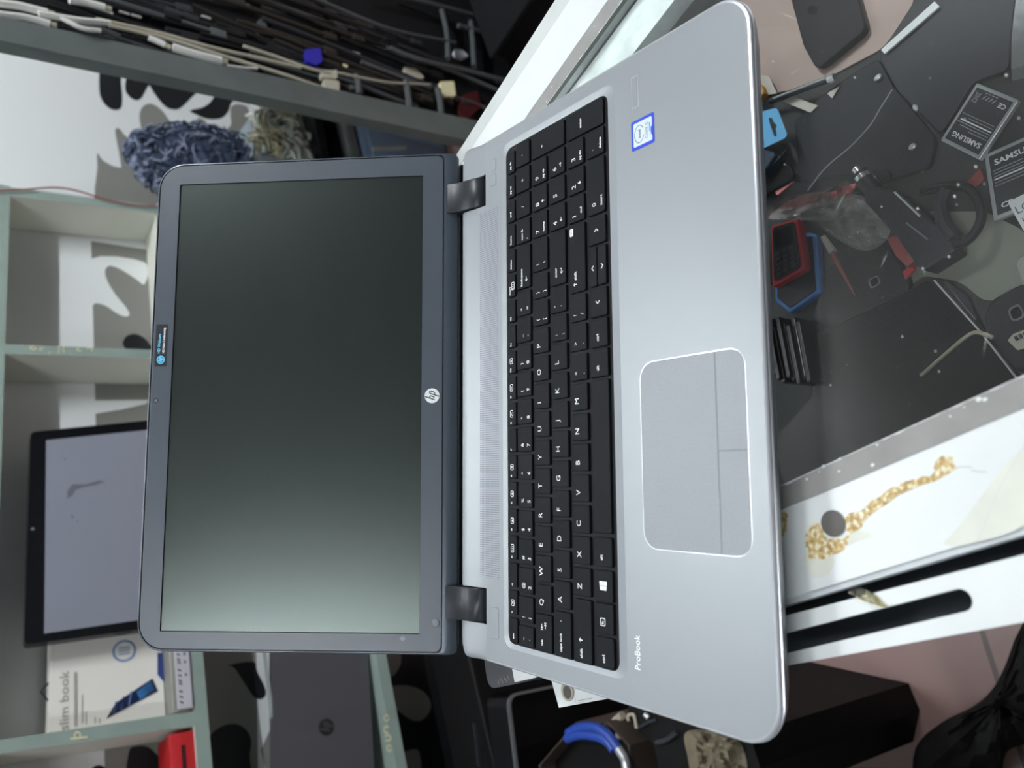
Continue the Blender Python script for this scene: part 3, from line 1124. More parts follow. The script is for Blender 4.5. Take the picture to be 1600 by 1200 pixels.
# right hand rails
mb = MB()
mb.prism(*strip(shift(R_wg, .2), shift(R_wg, 36), -60, ZG + .5), M['white_board'])
mb.build('inner_rail', cnt)
mb = MB()
a = [R(478, NEAR, 0), R(475, FAR - 62, 0)]
b = [R(531, NEAR, 0), R(487, FAR - 62, 0)]
mb.prism([Vector((v.x, v.y, z)) for v, z in ((a[0], ZG - 1), (a[1], ZG - 1), (b[1], ZG - 1), (b[0], ZG - 1))], (0, 0, -70), M['old_white'])
mb.build('outer_rail', cnt)


# white boards on the near side
def gl(x, y, z=ZG):
    return onz(x, y, z)


def wire_hole(mb, centre, r, mr):
    pass


hc = gl(1302, 818)
mb = MB()
p, u = strip(L_gw, L_wb, -36, ZG - .3)
mb.prism(p, u, M['white_board'])
zz = ZG - .2
# round cable hole: dark well rim
mb.loft([[hc + (E1 * math.cos(2 * math.pi * k / 32) + E2 * math.sin(2 * math.pi * k / 32)) * r + UP * z for k in range(32)] for r, z in ((5.0, .02), (4.8, .03))], M['hole'], False, True)


def blot(mb, pts, z, m, jag=2.0, n=10):
    P = catmull([Vector((x, y, 0)) for x, y in pts], n, True)
    Q = []
    for i, p in enumerate(P):
        k = noise.noise(Vector((p.x * .11, p.y * .11, 3))) * jag + noise.noise(Vector((p.x * .4, p.y * .4, 8))) * jag * .6
        Q.append(gl(p.x + k, p.y - k * .7, z))
    mb.add(Q, [tuple(range(len(Q)))], m)


blot(mb, [(1262, 822), (1282, 817), (1290, 840), (1320, 836), (1345, 828), (1360, 838), (1330, 850), (1300, 866), (1270, 870), (1262, 850)], zz + .04, M['stain_pale'], 4)
blot(mb, [(1262, 832), (1272, 820), (1284, 820), (1290, 838), (1306, 843), (1322, 838), (1322, 806), (1345, 798), (1362, 782), (1375, 776), (1388, 765), (1402, 758), (1416, 752), (1430, 748), (1445, 744), (1456, 742), (1462, 722), (1474, 712), (1488, 716), (1492, 732), (1482, 740), (1460, 752), (1440, 758), (1418, 768), (1404, 774), (1388, 786), (1372, 796), (1352, 812), (1346, 824), (1328, 836), (1324, 848), (1318, 860), (1300, 868), (1284, 874), (1264, 870), (1259, 850)], zz + .06, M['stain'], 5, 6)
blot(mb, [(1222, 800), (1230, 806), (1230, 822), (1225, 836), (1221, 836)], zz + .05, M['stain'], 3)
blot(mb, [(1256, 870), (1300, 868), (1302, 884), (1290, 900), (1268, 900)], zz + .03, M['stain_pale'], 3)
blot(mb, [(1478, 850), (1500, 820), (1600, 700), (1640, 760), (1600, 820), (1530, 846)], zz + .02, M['stain_pale'], 4)
mb.ribbon([(1488, 733), (1502, 729), (1518, 730)], 1.2, lambda x, y, l: gl(x, y, zz + .05), M['ink_grey'])
mb.ribbon([(1518, 735), (1530, 737), (1542, 737)], 1.2, lambda x, y, l: gl(x, y, zz + .05), M['ink_grey'])
mb.ribbon([(1604, 690), (1560, 765), (1528, 845)], .8, lambda x, y, l: gl(x, y, zz + .05), M['edge_grey'])
# hole above the stain
mb.loft([[hc + (E1 * math.cos(2 * math.pi * k / 32) + E2 * math.sin(2 * math.pi * k / 32)) * r + UP * z for k in range(32)] for r, z in ((6.3, .5), (6.1, .52))], M['hole'], False, True)
mb.build('top_board', cnt)
mb = MB()
mb.prism(*strip(shift(L_wb, .4), shift(L_wb, -3.0), -40, ZG - 1.5), M['edge_grey'])
mb.build('board_edge', cnt)
# slotted board: outline with a long rounded slot, cut right through
bm = bmesh.new()


def ring3(pts, z):
    vs = [bm.verts.new((p.x, p.y, z)) for p in pts]
    return [bm.edges.new((vs[i], vs[(i + 1) % len(vs)])) for i in range(len(vs))]


outer = [L_s0[0], L_s0[1], L_s1[1], L_s1[0]]
s_a, s_b = ext((1220, 992), (1490, 924), 330, 170), ext((1220, 1021), (1490, 954), 330, 170)
tipc = gl(1500, 938)
slot = []
wv = (s_a[0] - s_b[0])
mid0, mid1 = (s_a[0] + s_b[0]) / 2, tipc
hw = abs(wv.dot(E1)) / 2
dirv = (mid1 - mid0).normalized()
nrm = Vector((-dirv.y, dirv.x, 0))
for k in range(17):
    a = math.radians(-90 + 180 * k / 16)
    slot.append(mid1 + dirv * hw * math.cos(a) + nrm * hw * math.sin(a))
for k in range(17):
    a = math.radians(90 + 180 * k / 16)
    slot.append(mid0 + dirv * hw * math.cos(a) + nrm * hw * math.sin(a))
zt = ZG - .6
bmesh.ops.triangle_fill(bm, use_beauty=True, use_dissolve=False, edges=ring3(outer, zt) + ring3(slot, zt))
bm.verts.index_update()
mb = MB()
mb.add([v.co.copy() for v in bm.verts], [tuple(v.index for v in f.verts) for f in bm.faces], M['white_board'])
mb.add([v.co - UP * 14 for v in bm.verts], [tuple(v.index for v in f.verts) for f in bm.faces], M['white_board'])
bm.free()
for lp in (outer, slot):
    mb.loft([[Vector((p.x, p.y, zt)) for p in lp], [Vector((p.x, p.y, zt - 14)) for p in lp]], M['white_board'] if lp is outer else M['edge_grey'], False, False)
mb.build('slotted_board', cnt)
# sheet under the slot, its dark colour stands for the shade inside
mb = MB()
mb.prism(*strip(shift(L_s1, 1.5), L_gi, -64, -58), M["slot_shade"])
mb.build('slot_shade_sheet', cnt)
mb = MB()
pts = [(1325, 925), (1340, 918), (1352, 921), (1368, 930), (1380, 942), (1388, 948), (1376, 948), (1358, 942), (1340, 935), (1330, 930)]
P = catmull([Vector((x, y, 0)) for x, y in pts], 4, True)
lowr = [gl(p.x, p.y, ZG + .2) for p in P]
cenp = sum(lowr, Vector()) / len(lowr)
upr = [cenp + (p - cenp) * .72 + UP * (2.2 + 1.4 * noise.noise(p * .2)) for p in lowr]
mb.loft([lowr, upr], M['tape'], True, True)
o = tag(mb.build('glue_blob'), 'translucent dried glue flap bridging the gap beside the slotted white board', 'glue')


# ================================================================== INSIDE THE CASE
ZS = -300.0


def px2(pts, z):
    return [(lambda w: (w.x, w.y))(onz(x, y, z)) for x, y in pts]


def slab(name, pts, z0, th, m, r=3.0, bev=1.0, parent=None, top=None, build=True, mb=None):
    """flat thing with its top outline at the pixels, lying at height z0 (bottom), th thick"""
    P = fillet(px2(pts, z0 + th), r)
    c = Vector((sum(p[0] for p in P) / len(P), sum(p[1] for p in P) / len(P)))
    mb = mb or MB()

    def sh(i):
        out = []
        for p in P:
            d = Vector(p) - c
            L = d.length
            out.append(c + d * max(0, (L - i) / L))
        return out
    loops = [(bev * .8, z0), (0, z0 + bev), (0, z0 + th - bev), (bev * .35, z0 + th - bev * .3), (bev, z0 + th)]
    mb.loft([[Vector((p.x, p.y, z)) for p in sh(i)] for i, z in loops], m, True, True, top)
    return mb.build(name, parent) if build else mb


def holder(name, pts, z0, label, cat, group=None):
    P = px2(pts, z0)
    return thing(name, label, cat, (sum(p[0] for p in P) / len(P), sum(p[1] for p in P) / len(P), z0), group)


def fr4(p00, p10, p11, p01, z):
    """bilinear frame over four pixels (u right, v up) at height z"""
    A, B, Cc, D = (onz(p[0], p[1], z) for p in (p00, p10, p11, p01))

    def f(u, v, l=0.0):
        return A * (1 - u) * (1 - v) + B * u * (1 - v) + Cc * u * v + D * (1 - u) * v + UP * l
    return f


# shelf linings
slab('board', [(1150, -60), (1450, -60), (1420, 20), (1380, 75), (1300, 118), (1240, 140), (1130, 160)], ZS, 2, M['pink_board'], 6, .4)
bpy.data.objects['board'].name = 'pinkish_tray'
tag(bpy.data.objects['pinkish_tray'], 'pinkish brown tray lining the far corner of the glass case', 'tray')

# big dark phone screens, stacked
d1 = slab('screen_part', [(1240, 190), (1300, 136), (1372, 90), (1392, 130), (1462, 215), (1452, 262), (1330, 300), (1252, 300)], ZS, 6, M['phone_matte'], 6)
tag(d1, 'wide charcoal folder lying flat left of the two batteries in the case', 'folder')
d2 = slab('screen_part', [(1455, -40), (1590, -40), (1575, 110), (1520, 128), (1470, 210), (1400, 140), (1372, 88)], ZS, 9, M['charcoal'], 6)
tag(d2, 'large dark plastic cover beside the silver foil bag', 'cover')
for o_ in (d1,):
    o_.name = 'flat_folder'
d2.name = 'plastic_cover'
# black phone in the far corner
h = holder('phone', [(1300, 50)], ZS + 2, 'black phone lying face down on the pinkish tray', 'phone')
slab('phone_body', [(1228, -30), (1332, -36), (1354, 46), (1276, 110), (1254, 70)], ZS + 2, 9, M['phone_black'], [4, 6, 8, 8, 2], 1.5, h)
f = fr4((1276, 104), (1350, 48), (1332, -30), (1240, -30), ZS + 11)
mb = MB()
mb.flat([(.2 + .1 * a, .62 + .06 * b) for a, b in disc(16)], f, M['phone_glass'], .1)
mb.build('camera_lens', h)
# white strip
o = slab('paper_strip', [(1376, 78), (1460, 2), (1468, 10), (1382, 84)], ZS + 10, 2, M['card_white'], .5, .3)
tag(o, 'narrow white strip lying aslant beside the black phone', 'strip')
# shiny metal rail
h = holder('metal_rod', [(1250, 140)], ZS + 9, 'dark metal rod with bright ends lying across the tray edge', 'rod')
mb = MB()
mb.tube([onz(1203, 158, ZS + 14), onz(1302, 121, ZS + 14)], 3.2, M['charcoal'], 10)
mb.tube([onz(1208, 154, ZS + 17), onz(1298, 119, ZS + 17)], 1.0, M['battery_silver'], 6)
mb.build('rod_body', h)
mb = MB()
mb.tube([onz(1294, 125, ZS + 15), onz(1304, 120, ZS + 15)], 3.8, M['chrome'], 10)
mb.build('end_cap', h)
for pts, lb in (([(1222, 158), (1238, 150), (1278, 165), (1266, 176)], 'pale scrap lying right beside the blue hanging tag'), ([(1292, 146), (1312, 134), (1300, 154)], 'small triangular pale scrap beside the rod end'), ([(1186, 116), (1202, 120), (1214, 146), (1200, 148), (1190, 132)], 'pale scrap beside the ochre piece under the laptop edge')):
    o = slab('paper_scrap', pts, ZS + 7.2, 1, M['pale_scrap'], 1, .3)
    tag(o, lb, 'scrap')
o = slab('plastic_piece', [(1178, 126), (1190, 134), (1194, 146), (1184, 154), (1174, 150)], ZS + 6, 9, M['yellow'], 2, 1)
tag(o, 'ochre plastic piece beside the laptop edge under the glass', 'piece')
# blue hang tag packet
h = holder('blue_packet', [(1195, 210)], ZS + 3, 'bright blue hanging packet with a euro slot', 'packet')
zt_ = ZS + 30
bm = bmesh.new()
PO = fillet(px2([(1184, 176), (1214, 168), (1230, 210), (1226, 216), (1192, 232), (1150, 228), (1150, 190)], zt_), 4)
SL = fillet(px2([(1201, 184), (1206, 184), (1209, 191), (1214, 196), (1212, 201), (1214, 212), (1210, 214), (1206, 203), (1203, 194)], zt_), 1.2, 3)
ea_ = []
for L in (PO, SL):
    vs = [bm.verts.new((p[0], p[1], zt_)) for p in L]
    ea_ += [bm.edges.new((vs[i], vs[(i + 1) % len(vs)])) for i in range(len(vs))]
bmesh.ops.triangle_fill(bm, use_beauty=True, use_dissolve=False, edges=ea_)
bm.verts.index_update()
mb = MB()
mb.add([v.co.copy() for v in bm.verts], [tuple(v.index for v in q.verts) for q in bm.faces], M['tag_blue'])
mb.add([v.co - UP * 1.2 for v in bm.verts], [tuple(v.index for v in q.verts) for q in bm.faces], M['tag_blue'])
bm.free()
for L in (PO, SL):
    mb.loft([[Vector((p[0], p[1], zt_)) for p in L], [Vector((p[0], p[1], zt_ - 1.2)) for p in L]], M['tag_blue'], False, False)
mb.build('hang_tag', h)
slab('packet_body', [(1150, 215), (1192, 228), (1212, 240), (1200, 262), (1186, 272), (1150, 268)], ZS + 3, 24, M['navy'], 4, 2, h)
o = slab('pink_scrap', [(1206, 292), (1236, 276), (1240, 284), (1214, 306)], ZS + 7, 4, M['pink'], 2, .8)
tag(o, 'small pink plastic piece beside the blue packet', 'piece')
o = slab('black_pouch', [(1160, 270), (1215, 244), (1238, 262), (1240, 280), (1205, 300), (1165, 312)], ZS + 8, 6, M['deep_black'], 5, 2)
tag(o, 'black pouch lying between the blue packet and the red phone', 'pouch')
# flat black device strip with scratches
h = holder('black_tablet', [(1300, 300)], ZS + 8, 'thin black device with a scratched cable beside the folder', 'device')
slab('device_body', [(1240, 285), (1350, 268), (1385, 262), (1392, 275), (1280, 325), (1215, 342), (1205, 320)], ZS + 8, 5, M['phone_black'], 3, 1, h)
o = MB().tube([onz(1262, 298, ZS + 16), onz(1290, 262, ZS + 16), onz(1330, 228, ZS + 16), onz(1360, 195, ZS + 16), onz(1375, 170, ZS + 16), onz(1394, 140, ZS + 16)], .5, M['ink_grey'], 6).build('thin_wire')
tag(o, 'thin pale wire curving over the charcoal folder', 'wire')
for (x, y, a, b) in ((1430, 168, 3.2, 2.0), (1425, 229, 2.4, 3.0), (1371, 121, 2.4, 3.4)):
    c = onz(x, y, ZS + 9)
    mb = MB()
    mb.loft([[c + E1 * u * a * r + E2 * v * b * r + UP * z for u, v in disc(16)] for r, z in ((1, -2.6), (1, .2), (.6, .9))], M['battery_silver'])
    o = mb.build('metal_disc')
    tag(o, {1430: 'bright oval metal stud beside the smaller battery', 1425: 'pale round stud below the bright stud', 1371: 'grey oval stud near the white strip'}[x], 'stud')


# batteries
def battery(corners, z0, th, label):
    """corners: pixels (text lower-left, lower-right, upper-right, upper-left)"""
    h = holder('phone_battery', corners, z0, label, 'battery', 'phone batteries in the case')
    slab('battery_body', corners, z0, th, M['battery_silver'], 1.2, 1.0, h)
    f = fr4(*corners, z0 + th)
    mb = MB()
    mb.flat([(.07, .06), (.93, .06), (.93, .94), (.07, .94)], f, M['battery_dark'], .12)
    V, F, w = text_geo('SAMSUNG', True)
    s = .70 / w
    mb.add([f(.14 + a * s, .78 + b * .085, .2) for a, b in V], F, M['ink_white'])
    for k, (a, b, hgt) in enumerate(((.1, .55, .012), (.1, .8, .012), (.1, .9, .012), (.1, .86, .02), (.1, .7, .01), (.1, .9, .01))):
        y = .70 - k * .045
        mb.flat([(a, y), (b, y), (b, y + hgt), (a, y + hgt)], f, M['ink_white'] if k == 3 else M['ink_grey'], .2)
    V, F, w = text_geo('CE', True)
    mb.add([f(.14 + a / w * .17, .14 + b * .075, .2) for a, b in V], F, M['ink_white'])
    # crossed-out bin mark and small print
    bx, by = .76, .12
    mb.ribbon([(bx, by), (bx + .12, by + .16)], .012, f, M['ink_grey'], .2)
    mb.ribbon([(bx + .12, by), (bx, by + .16)], .012, f, M['ink_grey'], .2)
    mb.ribbon([(bx + .01, by + .15), (bx + .03, by + .02), (bx + .09, by + .02), (bx + .11, by + .15), (bx + .01, by + .15)], .012, f, M['ink_grey'], .2)
    for k in range(4):
        mb.ribbon([(.40 + k * .08, .13), (.45 + k * .08, .19)], .02, f, M['ink_grey'], .2)
        mb.ribbon([(.40 + k * .08, .09), (.45 + k * .08, .09)], .015, f, M['ink_grey'], .2)
    mb.build('battery_label', h, smooth=0)
    mb = MB()
    for k in range(3):
        A = f(.22 + k * .1, 1.003, -1.6)
        d = (f(.28 + k * .1, 1.003, -1.6) - A)
        mb.box(A + d * .5, d * .5, (f(.2, 1.02, 0) - f(.2, 1.0, 0)) * .2, UP * 1.0, M['charcoal'])
    mb.build('contacts', h)


battery([(1592, 156), (1526, 129), (1469, 219), (1530, 250)], ZS + 10, 6, 'smaller upside-down phone battery with SAMSUNG lettering lying on the charcoal cover')
battery([(1552, 348), (1668, 304), (1640, 200), (1537, 240)][0:4] and [(1552, 346), (1670, 300), (1640, 196), (1537, 242)], ZS + 3, 6, 'larger upright phone battery with SAMSUNG lettering half under the white paper')
h = holder('paper_note', [(1600, 330)], ZS + 9.4, 'white note lettered LG lying on the larger battery', 'note')
slab('note_sheet', [(1574, 316), (1660, 272), (1690, 330), (1606, 372)], ZS + 9.4, .8, M['card_white'], 1, .2, h)
f = fr4((1606, 372), (1690, 330), (1660, 272), (1574, 316), ZS + 10.3)
mb = MB()
V, F, w = text_geo('LG')
mb.add([f(.06 + a * .17, .62 + b * .2, .1) for a, b in V], F, M['ink_dark'])
V, F, w = text_geo('1E')
mb.add([f(.08 + a * .15, .32 + b * .18, .1) for a, b in V], F, M['ink_dark'])
mb.build('note_lettering', h)
# foil bag upper corner
mb = MB()
P = px2([(1588, -30), (1578, 60), (1577, 124), (1606, 116), (1660, 100), (1660, -30)], ZS + 20)
g0 = [Vector((p[0], p[1], ZS + 9)) for p in P]
g1 = [Vector((p[0], p[1], ZS + 16)) for p in P]
cc = sum(g1, Vector()) / len(g1)
g2 = [cc + (p - cc) * .8 + UP * 8 for p in g1]
mb.loft([g0, g1, g2], M['foil'])
o = mb.build('foil_bag', smooth=0)
tag(o, 'shiny silver foil bag at the edge of the case beside the batteries', 'bag')


# little keypad phone in red, and blue framed phone
def bar_phone(name, corners, z0, th, case, label):
    h = holder(name, corners, z0, label, 'phone')
    slab('phone_case', corners, z0, th, case, 3, 2, h)
    f = fr4(*corners, z0 + th)
    mb = MB()
    P = [(f(u, v, z)) for z in (.1, 1.2) for u, v in rrect2(.1, .9, .06, .94, .08, 4)]
    n = len(P) // 2
    mb.loft([P[:n], P[n:]], M['phone_black'], False, True)
    mb.build('face', h)
    mb = MB()
    mb.flat(rrect2(.18, .82, .56, .88, .03, 3), f, M['phone_glass'], 1.3)
    mb.build('phone_screen', h)
    for r_ in range(5):
        for c_ in range(3):
            mb = MB()
            a = [f(u, v, 1.2) for u, v in rrect2(.19 + c_ * .215, .375 + c_ * .215, .10 + r_ * .085, .165 + r_ * .085, .03, 3)]
            b = [f(u, v, 2.2) for u, v in rrect2(.205 + c_ * .215, .36 + c_ * .215, .11 + r_ * .085, .155 + r_ * .085, .02, 3)]
            mb.loft([a, b], M['charcoal'], False, True)
            mb.build('phone_key', h)


bar_phone('keypad_phone', [(1206, 450), (1258, 420), (1246, 340), (1204, 352)], ZS + 26, 11, M['phone_red'], 'small black keypad phone in a red case beside the laptop edge')
h = holder('phone', [(1250, 440)], ZS + 3, 'phone with a bright blue frame under the red keypad phone', 'phone')
slab('blue_frame', [(1234, 490), (1282, 456), (1276, 365), (1262, 362), (1210, 380), (1210, 470)], ZS + 3, 10, M['phone_blue'], 3, 2, h)
slab('phone_face', [(1234, 482), (1275, 453), (1268, 368), (1215, 384), (1214, 466)], ZS + 13, 1, M['phone_black'], 3, .4, h)
mb = MB()
# support under the red phone: second phone body below
o = slab('phone', [(1200, 446), (1250, 418), (1242, 348), (1204, 356)], ZS + 14, 11.6, M['phone_black'], 3, 2)
tag(o, 'black phone under the red keypad phone', 'phone')
# stack of phones standing on edge near the laptop: eight thin black phones
for i in range(8):
    h = thing('thin_phone', 'thin black phone standing on edge in the row beside the laptop front', 'phone', onz(1196 + i * 7, 500, ZS), 'thin phones standing on edge')
    a, b = onz(1190 + i * 8.0, 496 + (i % 3) * 6, ZS + 34 + (i % 2) * 4), onz(1208 + i * 8.0, 588 + (i * 5 % 13), ZS + 34 + (i % 2) * 4)
    d = (b - a)
    n_ = Vector((-d.y, d.x, 0)).normalized()
    c = (a + b) / 2
    hh = (c.z - ZS) / 2
    mb = MB()
    mb.box(Vector((c.x, c.y, ZS + hh)), d * .5, n_ * 2.1, UP * hh, M['phone_black'], 1.2)
    mb.build('phone_body', h)
    mb = MB()
    mb.box(Vector((c.x, c.y, c.z + .2)) + n_ * 1.7, d * .46, n_ * .22, UP * .3, M['rubber'] if i % 2 else M['battery_silver'])
    mb.build('edge_band', h)
# clear bag
def crumple(name, pts, z0, hgt, m, label, cat, amp=1.0):
    P = [Vector((x, y, 0)) for x, y in catmull([Vector((x, y, 0)) for x, y in pts], 5, True) for _ in (0,)] if False else [Vector((p.x, p.y, 0)) for p in catmull([Vector((x, y, 0)) for x, y in pts], 4, True)]
    c = sum(P, Vector()) / len(P)
    loops = []
    for k in range(8):
        t = k / 7
        rad = 1 - t * .93
        L = []
        for p in P:
            q = c + (p - c) * rad
            z = z0 + hgt * (math.sin(min(1, t * 1.5) * math.pi / 2)) * (.55 + .7 * amp * noise.noise(Vector((q.x * .06, q.y * .06, 1.7)))) + (hgt * .4 * amp * noise.noise(Vector((q.x * .15, q.y * .15, 4))) if k else 0)
            L.append(onz(q.x, q.y, max(z0, z) + .5))
        loops.append(L)
    mb = MB()
    mb.loft(loops, m, False, True)
    o = mb.build(name, smooth=20)
    return tag(o, label, cat)


crumple('clear_bag', [(1200, 340), (1250, 305), (1310, 300), (1360, 312), (1392, 350), (1380, 380), (1350, 392), (1310, 375), (1270, 350), (1235, 342)], ZS + 14, 26, M['film'], 'crumpled clear plastic bag with glints beside the black charger', 'bag')
crumple('pink_bag', [(1200, 335), (1230, 306), (1290, 298), (1320, 282), (1335, 300), (1290, 320), (1245, 322), (1215, 340)], ZS + 14, 18, M['film_pink'], 'pinkish plastic wrap behind the clear bag', 'wrap')
for pts, lb in (([(1316, 290), (1338, 286), (1330, 300), (1314, 304)], 'pink plastic piece above the clear bag'), ([(1290, 304), (1308, 296), (1306, 310), (1296, 314)], 'pink plastic piece left of the black charger')):
    o = slab('pink_piece', pts, ZS + 13.2, 3, M['pink'], 1.5, .6)
    tag(o, lb, 'piece')
# pointed reddish stylus
h = holder('stylus', [(1315, 430)], ZS + 7, 'thin reddish pointed stick lying beside the blue phone', 'stick')
MB().tube([onz(1298, 392, ZS + 12), onz(1336, 461, ZS + 8.6)], 2.6, M['red_matte'], 8, taper=lambda t: 1 - .75 * t).build('shaft', h)
MB().tube([onz(1286, 370, ZS + 13), onz(1302, 394, ZS + 12)], 3.6, M['pale_scrap'], 8, taper=lambda t: .7 + .3 * t).build('grip', h)
# black charger / torch with round loop
h = holder('black_charger', [(1430, 350)], ZS + 4, 'black angular car charger with a metal tip and coiled lead', 'charger')
zc = ZS + 26
slab('charger_body', [(1346, 310), (1364, 290), (1400, 298), (1452, 338), (1488, 370), (1494, 392), (1444, 424), (1432, 416), (1400, 372)], ZS + 4, 22, M['charcoal'], 3, 3, h)
mb = MB()
for i, (x0, y0, x1, y1) in enumerate(((1364, 292, 1345, 268), (1376, 302, 1360, 280))):
    pass
mb.tube([onz(1372, 305, zc - 8), onz(1345, 272, zc - 8)], 7.2, M['phone_black'], 14)
mb.tube([onz(1352, 282, zc - 8), onz(1348, 276, zc - 8)], 7.6, M['chrome'], 14)
mb.tube([onz(1345, 272, zc - 8), onz(1338, 264, zc - 8)], 4.2, M['chrome'], 12)
mb.build('metal_tip', h)
mb = MB()
mb.tube([onz(1398, 300, zc + .5), onz(1438, 338, zc + .5)], 1.0, M['battery_silver'], 6)
mb.tube([onz(1416, 348, zc + .5), onz(1450, 374, zc + .5)], .8, M['rubber'], 6)
mb.build('edge_trim', h)
mb = MB()
mb.tube([onz(x, y, zc - 6 + k) for k, (x, y) in enumerate(((1440, 300), (1478, 292), (1512, 294), (1530, 316), (1532, 346), (1514, 374), (1490, 384)))], 3.4, M['phone_black'], 10)
mb.tube([onz(x, y, zc - 2) for x, y in ((1478, 296), (1470, 320), (1476, 350), (1492, 372))], 5.5, M['charcoal'], 10)
mb.build('lead', h)
for pts, lb in (([(1384, 372), (1400, 366), (1430, 386), (1432, 404), (1418, 418), (1398, 400)], 'dull red plastic block under the black charger'),):
    o = slab('red_block', pts, ZS + 8, 12, M['red_matte'], 2, 1.5)
    tag(o, lb, 'block')
o = slab('red_tab', [(1410, 424), (1424, 414), (1430, 420), (1414, 437)], ZS + 8, 3, M['phone_red'], .8, .6)
tag(o, 'small bright red tab beside the black charger', 'tab')
o = slab('red_strip', [(1504, 290), (1532, 262), (1538, 280), (1520, 296)], ZS + 2, 3, M['red_matte'], .8, .6)
tag(o, 'dull red strip between the two batteries', 'strip')


# phones with square camera rings
def cam_phone(name, outline, z0, th, m, ring, label, extra=None):
    h = holder(name, outline, z0, label, 'phone')
    slab('back_cover', outline, z0, th, m, 8, 2, h)
    f = fr4(*ring, z0 + th)
    mb = MB()
    lo = [f(u, v, 0) for u, v in rrect2(0, 1, 0, 1, .3, 5)]
    up = [f(u, v, 1.6) for u, v in rrect2(.04, .96, .04, .96, .28, 5)]
    ui = [f(u, v, 1.6) for u, v in rrect2(.16, .84, .16, .84, .22, 5)]
    di = [f(u, v, .5) for u, v in rrect2(.18, .82, .18, .82, .2, 5)]
    mb.loft([lo, up, ui, di], M['chrome'], False, False)
    mb.loft([di, [p - UP * .1 for p in di]], M['phone_glass'], False, True)
    mb.build('camera_ring', h)
    return h


cam_phone('phone', [(1266, 500), (1290, 420), (1330, 392), (1384, 372), (1424, 440), (1400, 500), (1350, 520), (1290, 530)], ZS, 8, M['phone_black'], [(1362, 454), (1379, 443), (1373, 428), (1356, 438)], 'black phone lying face down with a thin square camera ring')
cam_phone('phone', [(1536, 500), (1545, 470), (1600, 440), (1680, 470), (1660, 580), (1570, 580), (1545, 550)], ZS + 2, 10, M['phone_matte'], [(1582, 506), (1606, 496), (1594, 472), (1574, 484)], 'dark phone lying face down with a bright square camera ring')
o = slab('phone', [(1584, 412), (1592, 400), (1650, 380), (1680, 430), (1600, 452)], ZS + 2, 8, M['cable_dark'], 4, 1.5)
tag(o, 'grey phone whose corner shows at the edge of the case', 'phone')
o.data.materials[0] = M['grey_slab']
# large glassy phones / tablets
h = holder('tablet', [(1420, 560)], ZS + 8.4, 'large black glossy tablet lying flat beside the grey glass strip', 'tablet')
slab('tablet_body', [(1262, 526), (1300, 510), (1420, 452), (1456, 435), (1530, 514), (1600, 592), (1440, 668), (1225, 766), (1206, 690), (1268, 620)], ZS + 8.4, 7, M['phone_black'], 5, 1.5, h, top=M['phone_glass'])
mb = MB()
mb.tube([onz(1460, 438, ZS + 15.4), onz(1532, 518, ZS + 15.4), onz(1588, 590, ZS + 15.4)], .8, M['battery_silver'], 6, smooth=0)
mb.build('bright_edge', h)
h = holder('phone', [(1520, 480)], ZS, 'slim phone with a clear edge lying beside the large glossy tablet', 'phone')
slab('phone_body', [(1462, 434), (1478, 438), (1510, 460), (1530, 505), (1590, 580), (1580, 592), (1520, 520)], ZS, 7, M['charcoal'], 2, 1, h)
MB().tube([onz(1476, 440, ZS + 7.4), onz(1502, 474, ZS + 7.4), onz(1524, 500, ZS + 7.4)], .7, M['chrome'], 6, smooth=0).build('edge_glint', h)
o = MB().tube([onz(x, y, ZS + 17.2) for x, y in ((1439, 587), (1470, 560), (1505, 530), (1522, 520), (1538, 522), (1552, 528))], 1.6, M['cord_beige'], 8).build('cord')
tag(o, 'beige cord lying across the large glossy tablet', 'cord')
h = holder('circuit_board', [(1590, 535)], ZS + 12, 'small pale circuit board piece on the phone with the bright ring', 'circuit board')
slab('board_plate', [(1574, 532), (1582, 522), (1640, 500), (1650, 530), (1590, 548)], ZS + 12, 2, M['pcb'], .6, .3, h)
mb = MB()
for k in range(4):
    a = onz(1588 + k * 7, 528 - k * 3, ZS + 14.6)
    mb.box(a, E1 * 1.4, E2 * 1.0, UP * .7, M['charcoal'])
mb.build('chips', h)
o = slab('lining_mat', [(1430, 330), (1540, 330), (1600, 360), (1640, 420), (1560, 470), (1536, 470), (1500, 440), (1440, 430), (1416, 452), (1400, 430)], ZS, 1.2, M['olive_pad'], 8, .4)
tag(o, 'olive grey lining mat between the charger and the glossy tablet', 'mat')
for (x, y, lb) in ((1312, 440, 'left of the square camera ring'), (1392, 466, 'right of the square camera ring')):
    pass


# ================================================================== ROOM: WALLS, FLOOR, CEILING
DF, DB = 1490.0, 1597.0          # front of the shelves, back wall
FZ = -900.0
bw = MB()
bw.sheet([R(-2200, DB, FZ), R(3400, DB, FZ), R(3400, DB, 2050), R(-2200, DB, 2050)], M['wp_white'])


def wp(pts, m, lift, n=4, smooth=True):
    P = catmull([Vector((x, y, 0)) for x, y in pts], n, True) if smooth else [Vector((x, y, 0)) for x, y in pts]
    Q = [onw(p.x, p.y, DB) - E2 * lift for p in P]
    bw.add(Q, [tuple(range(len(Q)))], m)


